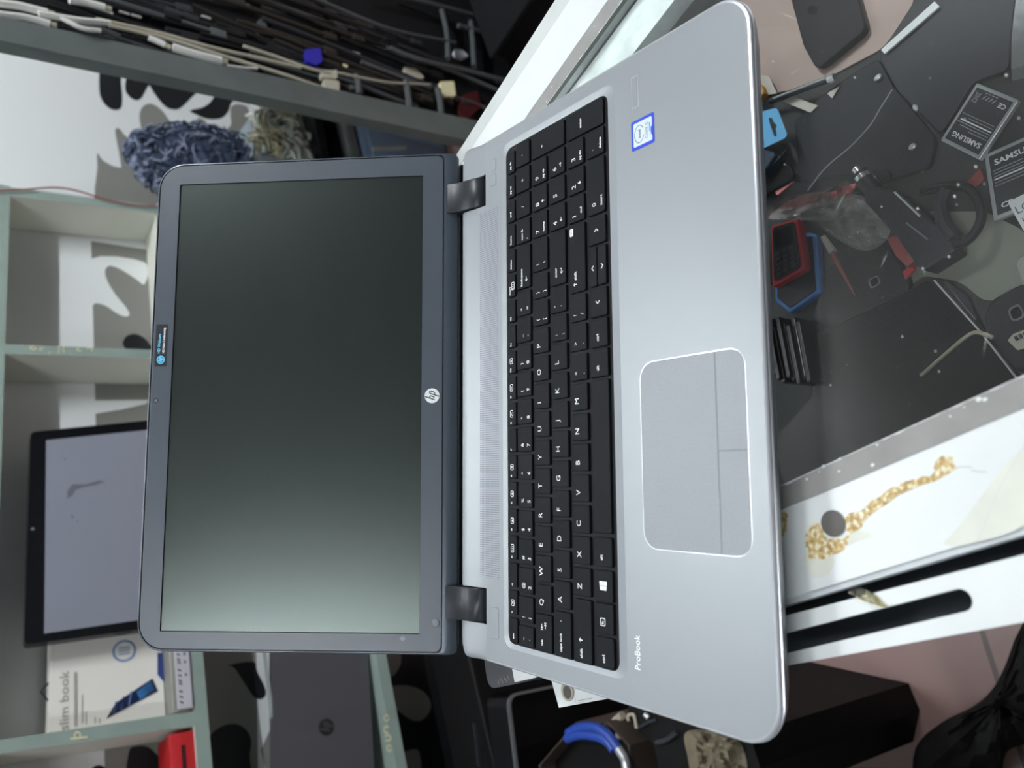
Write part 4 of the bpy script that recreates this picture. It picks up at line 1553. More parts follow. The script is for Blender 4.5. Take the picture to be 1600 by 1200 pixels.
# printed panel: plain white above a level line, grey and black runs below it
zb = -8.0
bw.sheet([R(-900, DB - .3, -900), R(2400, DB - .3, -900), R(2400, DB - .3, zb - 470), R(-900, DB - .3, zb - 470)], M['wp_black'])
wzb = onw(150, 250, DB).z
bw.sheet([R(-900, DB - .2, -900), R(1360, DB - .2, -900), R(1360, DB - .2, onw(146, 520, DB).z), R(-900, DB - .2, onw(146, 520, DB).z)], M['wp_grey'])
wp([(154, 60), (155, 92), (155, 140), (160, 158), (172, 170), (184, 172), (190, 166), (191, 150), (189, 128), (190, 115), (194, 108), (199, 113), (196, 128), (196, 142), (203, 152), (213, 157), (221, 153), (227, 142), (233, 134), (240, 145), (256, 165), (268, 171), (280, 170), (292, 160), (305, 147), (318, 142), (331, 143), (334, 150), (328, 160), (316, 168), (297, 173), (308, 180), (325, 186), (345, 185), (356, 175), (362, 160), (375, 158), (400, 165), (440, 150), (440, 60), (300, 40)], M['wp_black'], .5)
wp([(218, 185), (222, 168), (235, 162), (250, 170), (260, 182), (266, 198), (250, 240), (226, 215)], M['wp_grey'], .5)
wp([(180, 205), (186, 201), (195, 212), (212, 226), (225, 260), (260, 300), (220, 330), (153, 320), (152, 262), (152, 240), (160, 250), (175, 259), (188, 262), (189, 258), (186, 240)], M['wp_grey'], .5)
wp([(305, 190), (318, 187), (330, 205), (342, 225), (352, 250), (320, 262), (300, 240)], M['wp_grey'], .5)
wp([(362, 166), (375, 163), (388, 170), (386, 190), (374, 210), (352, 206), (361, 195), (360, 180)], M['wp_grey'], .5)
# first pigeonhole
wp([(140, 405), (226, 410), (226, 444), (212, 436), (190, 422), (175, 416), (168, 417), (164, 425), (168, 440), (180, 460), (195, 478), (202, 490), (197, 495), (183, 490), (165, 478), (150, 474), (140, 474)], M['wp_white'], .6)
wp([(193, 541), (193, 532), (200, 524), (212, 522), (225, 528), (233, 537), (240, 550), (210, 556)], M['wp_black'], .6)
# second pigeonhole
wp([(140, 626), (232, 625), (229, 631), (190, 640), (140, 648)], M['wp_white'], .6, smooth=False)
# under the first shelf
wp([(400, 1018), (440, 1015), (440, 1210), (403, 1205), (402, 1120)], M['wp_white'], .6, smooth=False)
wp([(407, 1172), (424, 1136), (427, 1200), (416, 1205)], M['wp_grey'], .8, smooth=False)
wp([(355, 1040), (395, 1034), (402, 1050), (414, 1075), (414, 1088), (405, 1093), (394, 1086), (380, 1065), (365, 1043)], M['wp_black'], .8)
wp([(324, 1210), (326, 1155), (345, 1136), (365, 1131), (382, 1138), (392, 1155), (390, 1180), (386, 1215)], M['wp_black'], .8)
wp([(75, 1165), (131, 1160), (133, 1230), (75, 1230)], M['wp_white'], .6, smooth=False)
wp([(201, 1176), (214, 1166), (232, 1168), (246, 1180), (262, 1190), (285, 1186), (290, 1230), (205, 1230)], M['wp_black'], .8)
wp([(140, 1205), (152, 1196), (164, 1200), (170, 1215), (140, 1225)], M['wp_black'], .8)
# under the second shelf: black with grey islands
wp([(596, 1000), (700, 1000), (700, 1240), (604, 1240)], M['wp_black'], .8, smooth=False)
wp([(600, 1018), (624, 1020), (625, 1040), (612, 1058), (600, 1062)], M['wp_grey'], 1.0)
wp([(605, 1076), (632, 1071), (660, 1080), (673, 1100), (666, 1120), (650, 1127), (628, 1116), (608, 1094)], M['wp_grey'], 1.0)
wp([(620, 1205), (625, 1180), (650, 1171), (657, 1188), (655, 1215)], M['wp_grey'], 1.0)
struct(bw.build('wall_back', smooth=0, recalc=False))

mb = MB()
mb.sheet([R(3400, -2200, FZ), R(3400, DB, FZ), R(3400, DB, 2050), R(3400, -2200, 2050)], M['wall_plain'])
struct(mb.build('wall_right', smooth=0))
mb = MB()
mb.sheet([R(-2200, -2200, FZ), R(-2200, DB, FZ), R(-2200, DB, 2050), R(-2200, -2200, 2050)], M['wall_plain'])
struct(mb.build('wall_left', smooth=0))
mb = MB()
mb.sheet([R(-2200, -2200, 2050), R(3400, -2200, 2050), R(3400, DB, 2050), R(-2200, DB, 2050)], M['ceiling'])
struct(mb.build('ceiling', smooth=0))

mb = MB()
mb.prism([R(-300, -900, FZ), R(-300, 1400, FZ), R(-260, 1400, FZ), R(-260, -900, FZ)], (0, 0, -52 - FZ), M['wall_plain'])  # unseen low wall added to shade the floor beside the counter
struct(mb.build('added_shade_wall', smooth=0))

fm = bpy.data.materials.new('floor_tiles')
fm.use_nodes = True
nt = fm.node_tree
p = nt.nodes['Principled BSDF']
p.inputs['Roughness'].default_value = .35
tc = nt.nodes.new('ShaderNodeTexCoord')
mp = nt.nodes.new('ShaderNodeMapping')
mp.inputs['Rotation'].default_value = (0, 0, math.radians(-14))
mp.inputs['Location'].default_value = (.12, .05, 0)
bt = nt.nodes.new('ShaderNodeTexBrick')
bt.offset = 0
bt.inputs['Scale'].default_value = 1
bt.inputs['Brick Width'].default_value = .4
bt.inputs['Row Height'].default_value = .4
bt.inputs['Mortar Size'].default_value = .004
bt.inputs['Color1'].default_value = rgb(138, 112, 108)
bt.inputs['Color2'].default_value = rgb(132, 108, 102)
bt.inputs['Mortar'].default_value = rgb(84, 72, 70)
for a, b in ((tc.outputs['Object'], mp.inputs[0]), (mp.outputs[0], bt.inputs['Vector']), (bt.outputs['Color'], p.inputs['Base Color'])):
    nt.links.new(a, b)
mb = MB()
mb.sheet([R(-2200, -2200, FZ), R(3400, -2200, FZ), R(3400, DB, FZ), R(-2200, DB, FZ)], fm)
struct(mb.build('floor', smooth=0))

# ================================================================== WALL SHELF
sh = thing('shelf_unit', 'teal-edged shelf unit with pigeonholes against the patterned wall', 'shelf', R(500, DB - 50, -450))


def board(name, e0a, e1a, za, e0b, e1b, zb_, side=M['cream_wood'], marks=()):
    """upright or level board: front quad from (e0a..e1a at za) to (e0b..e1b at zb)"""
    mb = MB()
    a, b, c, d = R(e0a, DF, za), R(e1a, DF, za), R(e1b, DF, zb_), R(e0b, DF, zb_)
    mb.loft([[a, b, c, d], [q + E2 * 105 for q in (a, b, c, d)]], side, False, True)
    mb.sheet([a - E2 * .2, b - E2 * .2, c - E2 * .2, d - E2 * .2], M['teal'])
    for pts in marks:
        Q = [onw(x, y, DF - .8) for x, y in pts]
        mb.add(Q, [tuple(range(len(Q)))], M['plug_cream'])
    return mb.build(name, sh, smooth=0)


def curl(x, y, w, h, a0, a1, n=7):
    o_, i_ = [], []
    for k in range(n):
        a = math.radians(a0 + (a1 - a0) * k / (n - 1))
        o_.append((x + w * math.cos(a), y + h * math.sin(a)))
        i_.append((x + w * .6 * math.cos(a), y + h * .55 * math.sin(a)))
    return o_ + i_[::-1]


board('top_board', -700, 1385, 240, -700, 1385, 218)
board('upright', 1358, 1382, 218, 1384, 1408, -72)
board('upright', 961, 982, 218, 978, 1000, -72, marks=(curl(52, 543, 6, 4, 0, 300), curl(66, 545, 5, 3, 90, 330), curl(90, 546, 3, 7, -80, 80), curl(101, 546, 3, 6, 100, 260), curl(124, 546, 5, 3, 30, 280), curl(140, 546, 5, 4, 180, 400), curl(78, 551, 3, 2, 0, 300)))
board('upright', 249, 268, 218, 238, 261, -72, marks=(curl(121, 1149, 6, 7, 120, 420), [(108, 1153), (136, 1150), (137, 1153), (112, 1156)]))
board('shelf_board', -700, 1408, -72, -700, 1408, -96)
z2a, z2b = onw(594, 1060, DF).z, onw(610, 1060, DF).z
board('lower_board', -700, 1408, z2a, -700, 1408, z2b, M['teal'], marks=(curl(604, 1122, 5, 6, 0, 330), curl(604, 1140, 5, 7, 60, 330), curl(606, 1153, 6, 6, 200, 500), curl(608, 1169, 5, 6, 0, 320)))
# ledge at the far right that carries the yarn and the cables
mb = MB()
mb.prism([R(1412, 1372, -470), R(2050, 1372, -470), R(2050, DB - 2, -470), R(1412, DB - 2, -470)], (0, 0, -22), M['rack_board'])
mb.prism([R(1412, 1400, -492), R(1430, 1400, -492), R(1430, DB - 2, -492), R(1412, DB - 2, -492)], (0, 0, -406), M['rack_board'])
mb.prism([R(2030, 1400, -492), R(2050, 1400, -492), R(2050, DB - 2, -492), R(2030, DB - 2, -492)], (0, 0, -406), M['rack_board'])
o = tag(mb.build('black_bench'), 'black low bench carrying the yarn heap and the cable tangle', 'bench')


def wslab(name, px, d, th, m, parent=None, r=0, top=None, zfloor=None):
    """upright slab facing the shop, outline given by pixels on the plane at distance d"""
    P = [onw(x, y, d) for x, y in px]
    q = [((v - CAM).dot(E1), v.z) for v in P]
    if zfloor is not None:
        lo = min(v[1] for v in q)
        q = [(a, zfloor if b < lo + 40 else b) for a, b in q]
    if r:
        q = fillet(q, r)
    F0 = [R(a, d, b) for a, b in q]
    mb = MB()
    cx = sum(a for a, b in q) / len(q)
    cz = sum(b for a, b in q) / len(q)
    F1 = [R(cx + (a - cx) * .994, d - 1.2, cz + (b - cz) * .994) for a, b in q]
    mb.loft([[p + E2 * th for p in F0], F0, F1], m, True, True, top)
    return mb.build(name, parent, smooth=30)


def wf(p00, p10, p11, p01, d):
    A, B, Cc, D = (onw(p[0], p[1], d) for p in (p00, p10, p11, p01))

    def f(u, v, l=0.0):
        return A * (1 - u) * (1 - v) + B * u * (1 - v) + Cc * u * v + D * (1 - u) * v - E2 * l
    return f


# flat display standing in the second pigeonhole
h = thing('monitor', 'flat black-bordered monitor with glossy screen painted pale with glare standing in the shelf', 'monitor', onw(265, 815, 1505))
wslab('housing', [(38, 1008), (48, 675), (268, 653), (264, 977)], 1498, 22, M['display_black'], h, 8, zfloor=-72)
f = wf((264, 962), (268, 668), (72, 688), (69, 990), 1496.6)
mb = MB()
mb.flat([(0, .03), (1, .03), (1, 1), (0, 1)], f, M['screen_glare'], .3)
mb.flat([(.70, .84), (.735, .80), (.725, .70), (.74, .60), (.728, .55), (.715, .62), (.712, .72), (.70, .78), (.672, .80), (.66, .84)], f, M['smudge'], .45)
for (u_, v_, r_) in ((.88, .86, .006), (.56, .80, .007), (.53, .76, .004)):
    mb.flat([(u_ + r_ * a, v_ + r_ * 1.6 * b) for a, b in disc(8)], f, M['smudge'], .45)
mb.build('screen', h, smooth=0)
mb = MB()
c = f(.52, 1.09, .3)
mb.loft([[c + E1 * u * 3 + UP * v * 3 - E2 * z for u, v in disc(12)] for z in (0, .4)], M['rubber'])
mb.build('webcam', h)
# white carton with a tablet picture
h = thing('carton', 'white slim carton with a tilted tablet picture standing in the shelf', 'box', onw(267, 1050, 1520))
wslab('carton_body', [(82, 940), (268, 935), (267, 1119), (75, 1151)], 1538, 40, M['carton_white'], h, 0, zfloor=-39)
f = wf((267, 1119), (267, 975), (80, 990), (75, 1151), 1536.6)
mb = MB()


def ang(px):
    return [onw(x, y, 1535.8) for x, y in px]


mb.add(ang([(166, 1123), (181, 1098), (238, 1060), (247, 1080)]), [(0, 1, 2, 3)], M['pic_dark'])
mb.add(ang([(170, 1119), (184, 1099), (213, 1081), (219, 1093)]), [(0, 1, 2, 3)], M['pic_blue'])
mb.add(ang([(213, 1081), (236, 1064), (241, 1078), (219, 1093)]), [(0, 1, 2, 3)], M['pic_sky'])
mb.add(ang([(246, 1020), (259, 1020), (258, 1068), (246, 1054)]), [(0, 1, 2, 3)], M['pic_blue'])
mb.add(ang([(259, 1020), (262, 1020), (260, 1072), (257, 1068)]), [(0, 1, 2, 3)], M['carton_ink'])
for q in range(3):
    mb.add(ang([(176 + q * 12, 1115 - q * 6), (180 + q * 12, 1096 - q * 8), (183 + q * 12, 1096 - q * 8), (179 + q * 12, 1115 - q * 6)]), [(0, 1, 2, 3)], M['carton_blue'])
mb.build('tablet_picture', h, smooth=0, recalc=False)
mb = MB()
cc = onw(194, 1017, 1535.8)
for r0, r1, m in ((19, 15.5, M['carton_blue']),):
    a = [cc + E1 * u * r0 + UP * v * r0 for u, v in disc(28)]
    b = [cc + E1 * u * r1 + UP * v * r1 for u, v in disc(28)]
    mb.add(a + b, [(i, (i + 1) % 28, 28 + (i + 1) % 28, 28 + i) for i in range(28)], m)
for e in (-.35, .05, .4):
    mb.add([cc + E1 * (e * 14 + a * 1.0) + UP * b * 9 - E2 * .1 for a, b in ((-1, -1), (1, -1), (1, 1), (-1, 1))], [(0, 1, 2, 3)], M['carton_blue'])
mb.build('round_emblem', h, smooth=0, recalc=False)
mb = MB()


def wtext(mb, s, px0, px1, d, m, cap_px):
    """writing from px0 to px1 (baseline) in the portrait sense, capital height cap_px pixels"""
    A, B = onw(*px0, d), onw(*px1, d)
    V, F, w = text_geo(s)
    k = (B - A).length / w
    up = (onw(px0[0] - cap_px, px0[1], d) - A).length
    dr = (B - A).normalized()
    mb.add([A + dr * (a * k) + UP * (b * up) for a, b in V], F, m)


wtext(mb, 'slim book', (107, 1140), (107, 1048), 1535.8, M['carton_ink'], 15)
for x, y0, y1 in ((116, 1135, 1050), (119, 1135, 1050), (128, 1130, 1085), (134, 1132, 1112), (148, 1130, 1120), (155, 1130, 1122)):
    mb.add(ang([(x, y0), (x, y1), (x + 1.5, y1), (x + 1.5, y0)]), [(0, 1, 2, 3)], M['carton_ink'])
mb.build('lettering', h, smooth=0, recalc=False)
mb = MB()
mb.tube([onw(76, 1067, 1552), onw(64, 1081, 1552), onw(75, 1095, 1552)], 1.6, M['display_black'], 6, smooth=0)
mb.build('wire_handle', h)
h = thing('flat_device', 'grey flat device with a pale printed label under the white carton', 'device', R(430, 1520, -72))
e0, e1 = (onw(290, 1112, DF) - CAM).dot(E1), (onw(290, 988, DF) - CAM).dot(E1)
mb = MB()
mb.box(R((e0 + e1) / 2, 1522, -55.5), E1 * (e1 - e0) / 2, E2 * 34, UP * 15.8, M['grey_slab'], 3)
mb.build('device_body', h)
mb = MB()
L = [(287, 1107), (312, 1106), (312, 992), (287, 992)]
Pq = [onw(x, y, 1485) for x, y in L]
zt0 = max(v.z for v in Pq)
mb.prism([R((Pq[0] - CAM).dot(E1), 1486, -71), R((Pq[2] - CAM).dot(E1), 1486, -71), R((Pq[2] - CAM).dot(E1), 1486, -47), R((Pq[0] - CAM).dot(E1), 1486, -47)], E2 * 3, M['label_pale'])
eL = (Pq[0] - CAM).dot(E1)
for k in range(14):
    x = eL + 8 + k * 9 + (k % 4 == 3) * 4
    mb.add([R(x + a, 1485.7, -53.5 + b) for a, b in ((0, -2.6), (2.4, -2.6), (5.2, 2.6), (2.8, 2.6))], [(0, 1, 2, 3)], M['display_black'])
    if k > 3 and k % 2:
        mb.add([R(x + a, 1485.7, -63.5 + b) for a, b in ((0, -1.6), (5, -1.6), (5, 1.6), (0, 1.6))], [(0, 1, 2, 3)], M['ink_dark'])
mb.build('printed_label', h, smooth=0)
h = thing('red_box', 'red flat box with a dark slot on the shelf below the carton', 'box', R(180, 1530, -72))
mb = MB()
ea, eb = (onw(290, 1142, DF) - CAM).dot(E1), 60
mb.box(R((ea + eb) / 2, 1535, -52), E1 * (ea - eb) / 2, E2 * 40, UP * 20, M['red_box'], 2)
mb.build('box_body', h)
mb = MB()
mb.box(R((ea + eb) / 2 + 5, 1494.6, -53), E1 * (ea - eb) * .35, E2 * .6, UP * 3.0, M['red_dark'])
mb.build('slot', h)
# dark grey laptop lid on the lower shelf
h = thing('closed_laptop', 'dark grey closed laptop with a round logo leaning on the lower shelf', 'laptop', R(200, 1530, z2a))
wslab('lid', [(424, 990), (592, 990), (592, 1330), (426, 1330)], 1515, 12, M['laptop_dark'], h, 6, zfloor=z2a)
e0 = [(onw(424, y, 1515) - CAM).dot(E1) for y in (990, 1330)]
zt0 = onw(425, 1100, 1515).z
mb = MB()
mb.box(R(sum(e0) / 2, 1519, zt0 + 1), E1 * abs(e0[0] - e0[1]) / 2, E2 * 5, UP * 2.2, M['laptop_edge'], 1)
mb.build('edge', h)
mb = MB()
cc = onw(510, 1136, 1513)
mb.loft([[cc + E1 * u * r + UP * v * r - E2 * z for u, v in disc(28)] for r, z in ((15, 0), (14.7, .5))], M['laptop_logo'])
hp_strokes(mb, lambda u, v, q: cc + E1 * u * 14 + UP * v * 14 - E2 * (.5 + q), M['laptop_dark'], .13, .2)
mb.build('round_logo', h)

# red thin cable along the shelf upright
o = MB().tube([onw(-20, 299, DF - 6), onw(40, 296, DF - 6), onw(85, 293, DF - 6), onw(120, 298, DF - 6), onw(170, 313, DF - 6), onw(215, 321, DF - 6), onw(262, 322, DF - 6)], 1.8, M['red_matte'], 6).build('red_wire')
tag(o, 'thin red wire running along the teal shelf upright', 'wire')

# ================================================================== YARN, COIL, CABINET BEHIND
# carton under the yarn
mb = MB()
mb.box(R(1555, 1490, -371), E1 * 75, E2 * 80, UP * 99, M['pale_blue'], 2)
o = tag(mb.build('pale_carton'), 'pale blue carton on the black bench under the yarn heap', 'carton')
mb = MB()
ea, eb = onw(352, 240, 1450), onw(392, 190, 1450)
mb.prism([onw(352, 240, 1404), onw(370, 252, 1404), onw(395, 258, 1404), onw(396, 190, 1404), onw(388, 186, 1404)], E2 * 3, M['pale_blue'])
o = tag(mb.build('pale_sheet'), 'pale blue sheet standing between the yarn and the cable tangle', 'sheet')
# yarn heap
yc = onw(292, 262, 1470)
ye = (yc - CAM).dot(E1)
zy0 = -272.0
zyt = onw(213, 250, 1450).z
mb = MB()
V, F = [], []
nu, nv = 40, 22
for j in range(nv + 1):
    t = j / nv * math.pi / 2
    for i in range(nu):
        a = 2 * math.pi * i / nu
        dv = Vector((math.cos(a) * math.cos(t), math.sin(a) * math.cos(t), math.sin(t)))
        k = 1 + .16 * noise.noise(dv * 3.1) + .1 * noise.noise(dv * 8)
        V.append(R(ye + 12 + dv.x * 122 * k, 1472 + dv.y * 76 * k, zy0 + max(0, dv.z * (zyt - zy0) * k)))
for j in range(nv):
    for i in range(nu):
        F.append((j * nu + i, j * nu + (i + 1) % nu, (j + 1) * nu + (i + 1) % nu, (j + 1) * nu + i))
mb.add(V, F, M['yarn'])
rnd = random.Random(3)
for s in range(1300):
    j, i = rnd.randrange(0, nv - 1), rnd.randrange(nu)
    p0 = V[j * nu + i]
    cen = R(ye + 12, 1472, zy0 + 60)
    nr = (p0 - cen).normalized()
    tg = nr.orthogonal().normalized()
    tg = Matrix.Rotation(rnd.random() * 6.28, 3, nr) @ tg
    l = 10 + rnd.random() * 16
    mb.tube([p0 - tg * l, p0 + nr * (4 + rnd.random() * 8), p0 + tg * l + nr * rnd.random() * 4], 1.2 + rnd.random() * 1.3, M['yarn_pale'] if rnd.random() < .42 else M['yarn'], 5, smooth=3)
mb2 = mb.build('yarn_heap', smooth=60)
tag(mb2, 'shaggy heap of blue-grey yarn on the pale carton', 'yarn')
# cable tangle
mb = MB()
rnd = random.Random(11)
cz = onw(440, 196, 1420)
rings = [(cz, 36, 4.2), (cz + UP * 4, 46, 3.6), (cz - UP * 3, 56, 3.4), (cz + UP * 2, 66, 3.2), (cz - UP * 6, 26, 3.2)]
for c0, r0, tr in rings:
    for q in range(3):
        ph = rnd.random() * 6
        pts = []
        for k in range(14):
            a = 2 * math.pi * k / 14
            rr_ = r0 * (1 + .08 * math.sin(3 * a + ph)) + q * 4
            pts.append(c0 + E1 * math.cos(a) * rr_ + UP * math.sin(a) * rr_ * 1.0 + E2 * (rnd.random() * 14 - 12 + q * 6))
        mb.tube(pts, tr, M['coil'] if rnd.random() < .6 else M['coil_pale'], 6, True, 3)
tags_ = [(402, 150, 500, 246)]
for s in range(230):
    x = rnd.uniform(398, 500)
    y = rnd.uniform(165, 262)
    a = onw(x, y, 1440 + rnd.random() * 60 if y < 205 else 1376 + rnd.random() * 24)
    dv = E1 * rnd.uniform(-1, 1) + UP * rnd.uniform(-1, 1)
    dv.normalize()
    if a.z < -436 or abs(a.z + 300) > 180 or (a - CAM).dot(E1) < (1662 if y < 205 else 1570):
        continue
    mb.tube([a - dv * 26, a + E1 * rnd.uniform(-10, 10) - E2 * 16, a + dv * 26], 2.4 + rnd.random() * 2.4, M['coil'] if (x > 440) == (y < 200) else M['coil_pale'], 6, smooth=4)
for s in range(34):
    y = 158 + rnd.random() * 34
    a, b = onw(462 + rnd.random() * 14, y + rnd.random() * 10, 1445), onw(488 + rnd.random() * 14, y + 10 + rnd.random() * 34, 1435)
    mb.tube([a, (a + b) / 2 - E2 * 8, b], 1.8, M['coil'], 5, smooth=3)
for (x, y, r0) in ((478, 226, 9), (486, 214, 8), (466, 240, 12), (440, 240, 13), (412, 232, 12), (424, 222, 10)):
    c0 = onw(x, y, 1384)
    c0.z = max(c0.z, -455 + r0 * .7)
    mb.tube([c0 - E1 * r0 + E2 * 4, c0 - E2 * 5, c0 + E1 * r0 + UP * 4], r0 * .6, M['coil_pale'], 8, smooth=4)
o = tag(mb.build('cable_tangle', smooth=50), 'tangled coil of olive and pale cables hanging over the black bench', 'cables')
o = wslab('white_tag', [(486, 166), (499, 168), (499, 200), (486, 202)], 1405, 3, M['carton_white'])
tag(o, 'small white card at the end of the cable tangle', 'card')
# blue-grey cabinet
h = thing('plastic_cabinet', 'blue-grey plastic drawer cabinet on the floor behind the open laptop', 'cabinet', R(1700, 1450, FZ))
zc0 = onw(562, 200, 1366).z
eA, eB = 1530.0, 2010.0
mb = MB()
mb.box(R((eA + eB) / 2, 1366 + 95, (FZ + zc0) / 2), E1 * (eB - eA) / 2, E2 * 95, UP * (zc0 - FZ) / 2, M['blue_grey'], 8)
mb.build('cabinet_body', h)
es = (onw(630, 217, 1364) - CAM).dot(E1)
mb = MB()
mb.box(R((eA + es) / 2 - 3, 1363, zc0 - 150), E1 * ((es - eA) / 2 - 8), E2 * 3, UP * 130, M['blue_grey'], 3)
dr = mb.build('drawer', h)
mb = MB()
a, b = onw(582, 233, 1358), onw(634, 231, 1358)
mb.box((a + b) / 2, (b - a) / 2, (E1 * 6), E2 * 2.5, M['coil_pale'])
mb.build('handle', dr)
mb = MB()
mb.box(R((es + eB) / 2 + 3, 1363, zc0 - 150), E1 * ((eB - es) / 2 - 8), E2 * 3, UP * 130, M['blue_grey'], 3)
mb.build('drawer', h)
h = thing('grey_roll', 'grey metallic roll lying on top of the blue-grey cabinet', 'roll', onw(560, 230, 1372))
mb = MB()
zr = zc0 + 24
a = (onw(545, 175, 1385) - CAM).dot(E1)
mb.tube([R(1560, 1398, zr), R(a + 6, 1398, zr)], 24, M['grey_roll'], 20, smooth=0)
mb.build('roll_body', h)
mb = MB()
mb.tube([R(a + 6, 1398, zr), R(a + 11, 1398, zr)], 22, M['coil_pale'], 20, smooth=0)
mb.build('roll_end', h)

# ================================================================== POST AND CABLE RACK
DP = 880.0
mb = MB()
q = [onw(-60, 12, DP), onw(-60, 46, DP), onw(820, 236, DP), onw(820, 205, DP)]
mb.loft([[v for v in q], [v + E2 * 26 for v in q]], M['post'])
q2 = [onw(-60, 40, DP - 8), onw(-60, 50, DP - 8), onw(820, 238, DP - 8), onw(820, 226, DP - 8)]
mb.loft([[v for v in q2], [v + E2 * 7.5 for v in q2]], M['post'])
o = tag(mb.build('rack_post', smooth=0), 'grey-green post standing between the patterned wall and the hanging cables', 'post')
mb = MB()
b0, b1 = R(1560, 1275, 700), R(3000, 1275, 700)
e_top, e_bot = onw(-60, 30, 924), onw(790, 212, 924)
mb.prism([e_top, R((e_bot - CAM).dot(E1), 924, FZ + 2), R(2600, 924, FZ + 2), R(2600, 924, e_top.z)], E2 * 10, M['rack_board'])
h = thing('cable_rack', 'dark wall rack with a grey bar grid full of hanging cables', 'rack', R(1500, 924, FZ))
mb.build('back_board', h, smooth=0)
DG = 897.0
for pts, r0 in (([(560, -22), (675, 6), (800, 40)], 5), ([(716, 40), (760, 52), (800, 66)], 6), ([(690, 16), (698, 50), (700, 92)], 6), ([(736, 34), (739, 70), (741, 104)], 6.5), ([(752, -30), (756, 0), (757, 28)], 6), ([(786, -30), (790, 0), (794, 26)], 5), ([(556, 118), (560, 132), (561, 148)], 6), ([(634, 128), (638, 150), (640, 172)], 7), ([(684, 140), (688, 160), (690, 182)], 7), ([(610, 75), (650, 92), (720, 108), (800, 128)], 5)):
    MB().tube([onw(x, y, DG) for x, y in pts], r0, M['rack'], 8, smooth=3).build('grid_bar', h)

rnd = random.Random(21)
GRP = 'dark cables hanging on the rack'
for i in range(84):
    x0, y0 = rnd.uniform(-60, 420), rnd.uniform(-60, 120)
    if i % 3 == 0:
        x0, y0 = rnd.uniform(300, 640), rnd.uniform(-40, 110)
    lim = 22 + (x0 * .24)
    y0 = min(y0, lim - 4)
    ln_ = rnd.uniform(110, 330)
    dd = 906 + rnd.random() * 10
    sl = (738 - y0) / (2468 - x0) + rnd.uniform(-.05, .05)
    pts = []
    wob = rnd.uniform(-7, 7)
    for k in range(5):
        t = k / 4
        xx = x0 + ln_ * t
        yy = y0 + ln_ * t * sl + wob * math.sin(t * 3.1 + i)
        yy = min(yy, 18 + xx * .262)
        pts.append(onw(xx, yy, dd))
    m = rnd.choices([M['cable_black'], M['cable_dark'], M['cable_brown'], M['rack']], [.42, .32, .14, .12])[0]
    h = thing('hanging_cable', 'dark cable hanging in the thick bunch on the rack', 'cable', pts[-1], GRP)
    r0 = rnd.uniform(2.0, 5.2)
    MB().tube(pts, r0, m, 7, smooth=5).build('lead', h)
    d = (pts[-1] - pts[-2]).normalized()
    s = d.cross(E2).normalized()
    mb = MB()
    mb.box(pts[-1] + d * 12, d * 14, s * (r0 * 1.7 + 1.5), E2 * 4, m, 1.5)
    mb.build('plug', h)
for i, (pts, r0, m, lb) in enumerate((
        ([(-30, 14), (0, 22), (40, 27), (78, 37)], 5, 'cable_white', 'short white cable at the post top, lower of two'),
        ([(-30, -4), (0, 5), (30, 9), (74, 20)], 6, 'cable_white', 'thick white cable at the upper edge of the rack'),
        ([(60, 21), (120, 31), (172, 36)], 5, 'cable_white', 'white cable running beside the post in the middle'),
        ([(108, 0), (135, 4), (164, 12)], 6, 'cable_white', 'thick white plug lead at the top edge'),
        ([(95, 28), (128, 44), (157, 48)], 3.5, 'cable_white', 'thin white cable lying against the post'),
        ([(232, 59), (245, 64), (258, 70)], 5, 'cable_white', 'short white connector by the post'),
        ([(270, 74), (310, 86), (346, 95)], 7, 'cable_white', 'bright white connector sleeve by the post'),
        ([(150, 30), (250, 52), (330, 74), (410, 92), (470, 106)], 3.2, 'cable_beige', 'long beige cable running along the post, upper one'),
        ([(170, 40), (260, 60), (350, 88), (430, 112), (500, 136)], 3.2, 'cable_beige', 'long beige cable running along the post, lower one'),
        ([(356, 103), (380, 106), (402, 107)], 2.6, 'cable_white', 'short pale cable end beside the post'),
        ([(380, 72), (430, 88), (480, 106), (515, 114)], 3.0, 'cable_beige', 'beige cable ending in the upper beige plug'),
        ([(525, 113), (600, 128), (650, 131), (672, 132)], 2.6, 'cable_beige', 'grey-beige lead with an oval end'),
        ([(495, -2), (560, 26), (620, 48), (690, 62), (712, 66)], 3.2, 'rack', 'grey cable curving down to the bar grid'))):
    h = thing('pale_cable', lb, 'cable', onw(*pts[-1], 912), 'pale cables beside the post')
    P = [onw(x, y, 872 if i in (4,) else 893) for x, y in pts]
    MB().tube(P, r0, M[m], 8, smooth=5).build('lead', h)
    if r0 > 4.5:
        d = (P[-1] - P[-2]).normalized()
        MB().tube([P[-1] - d * 5, P[-1] + d * 9], r0 * .75, M['cable_beige'], 8, smooth=0).build('plug', h)
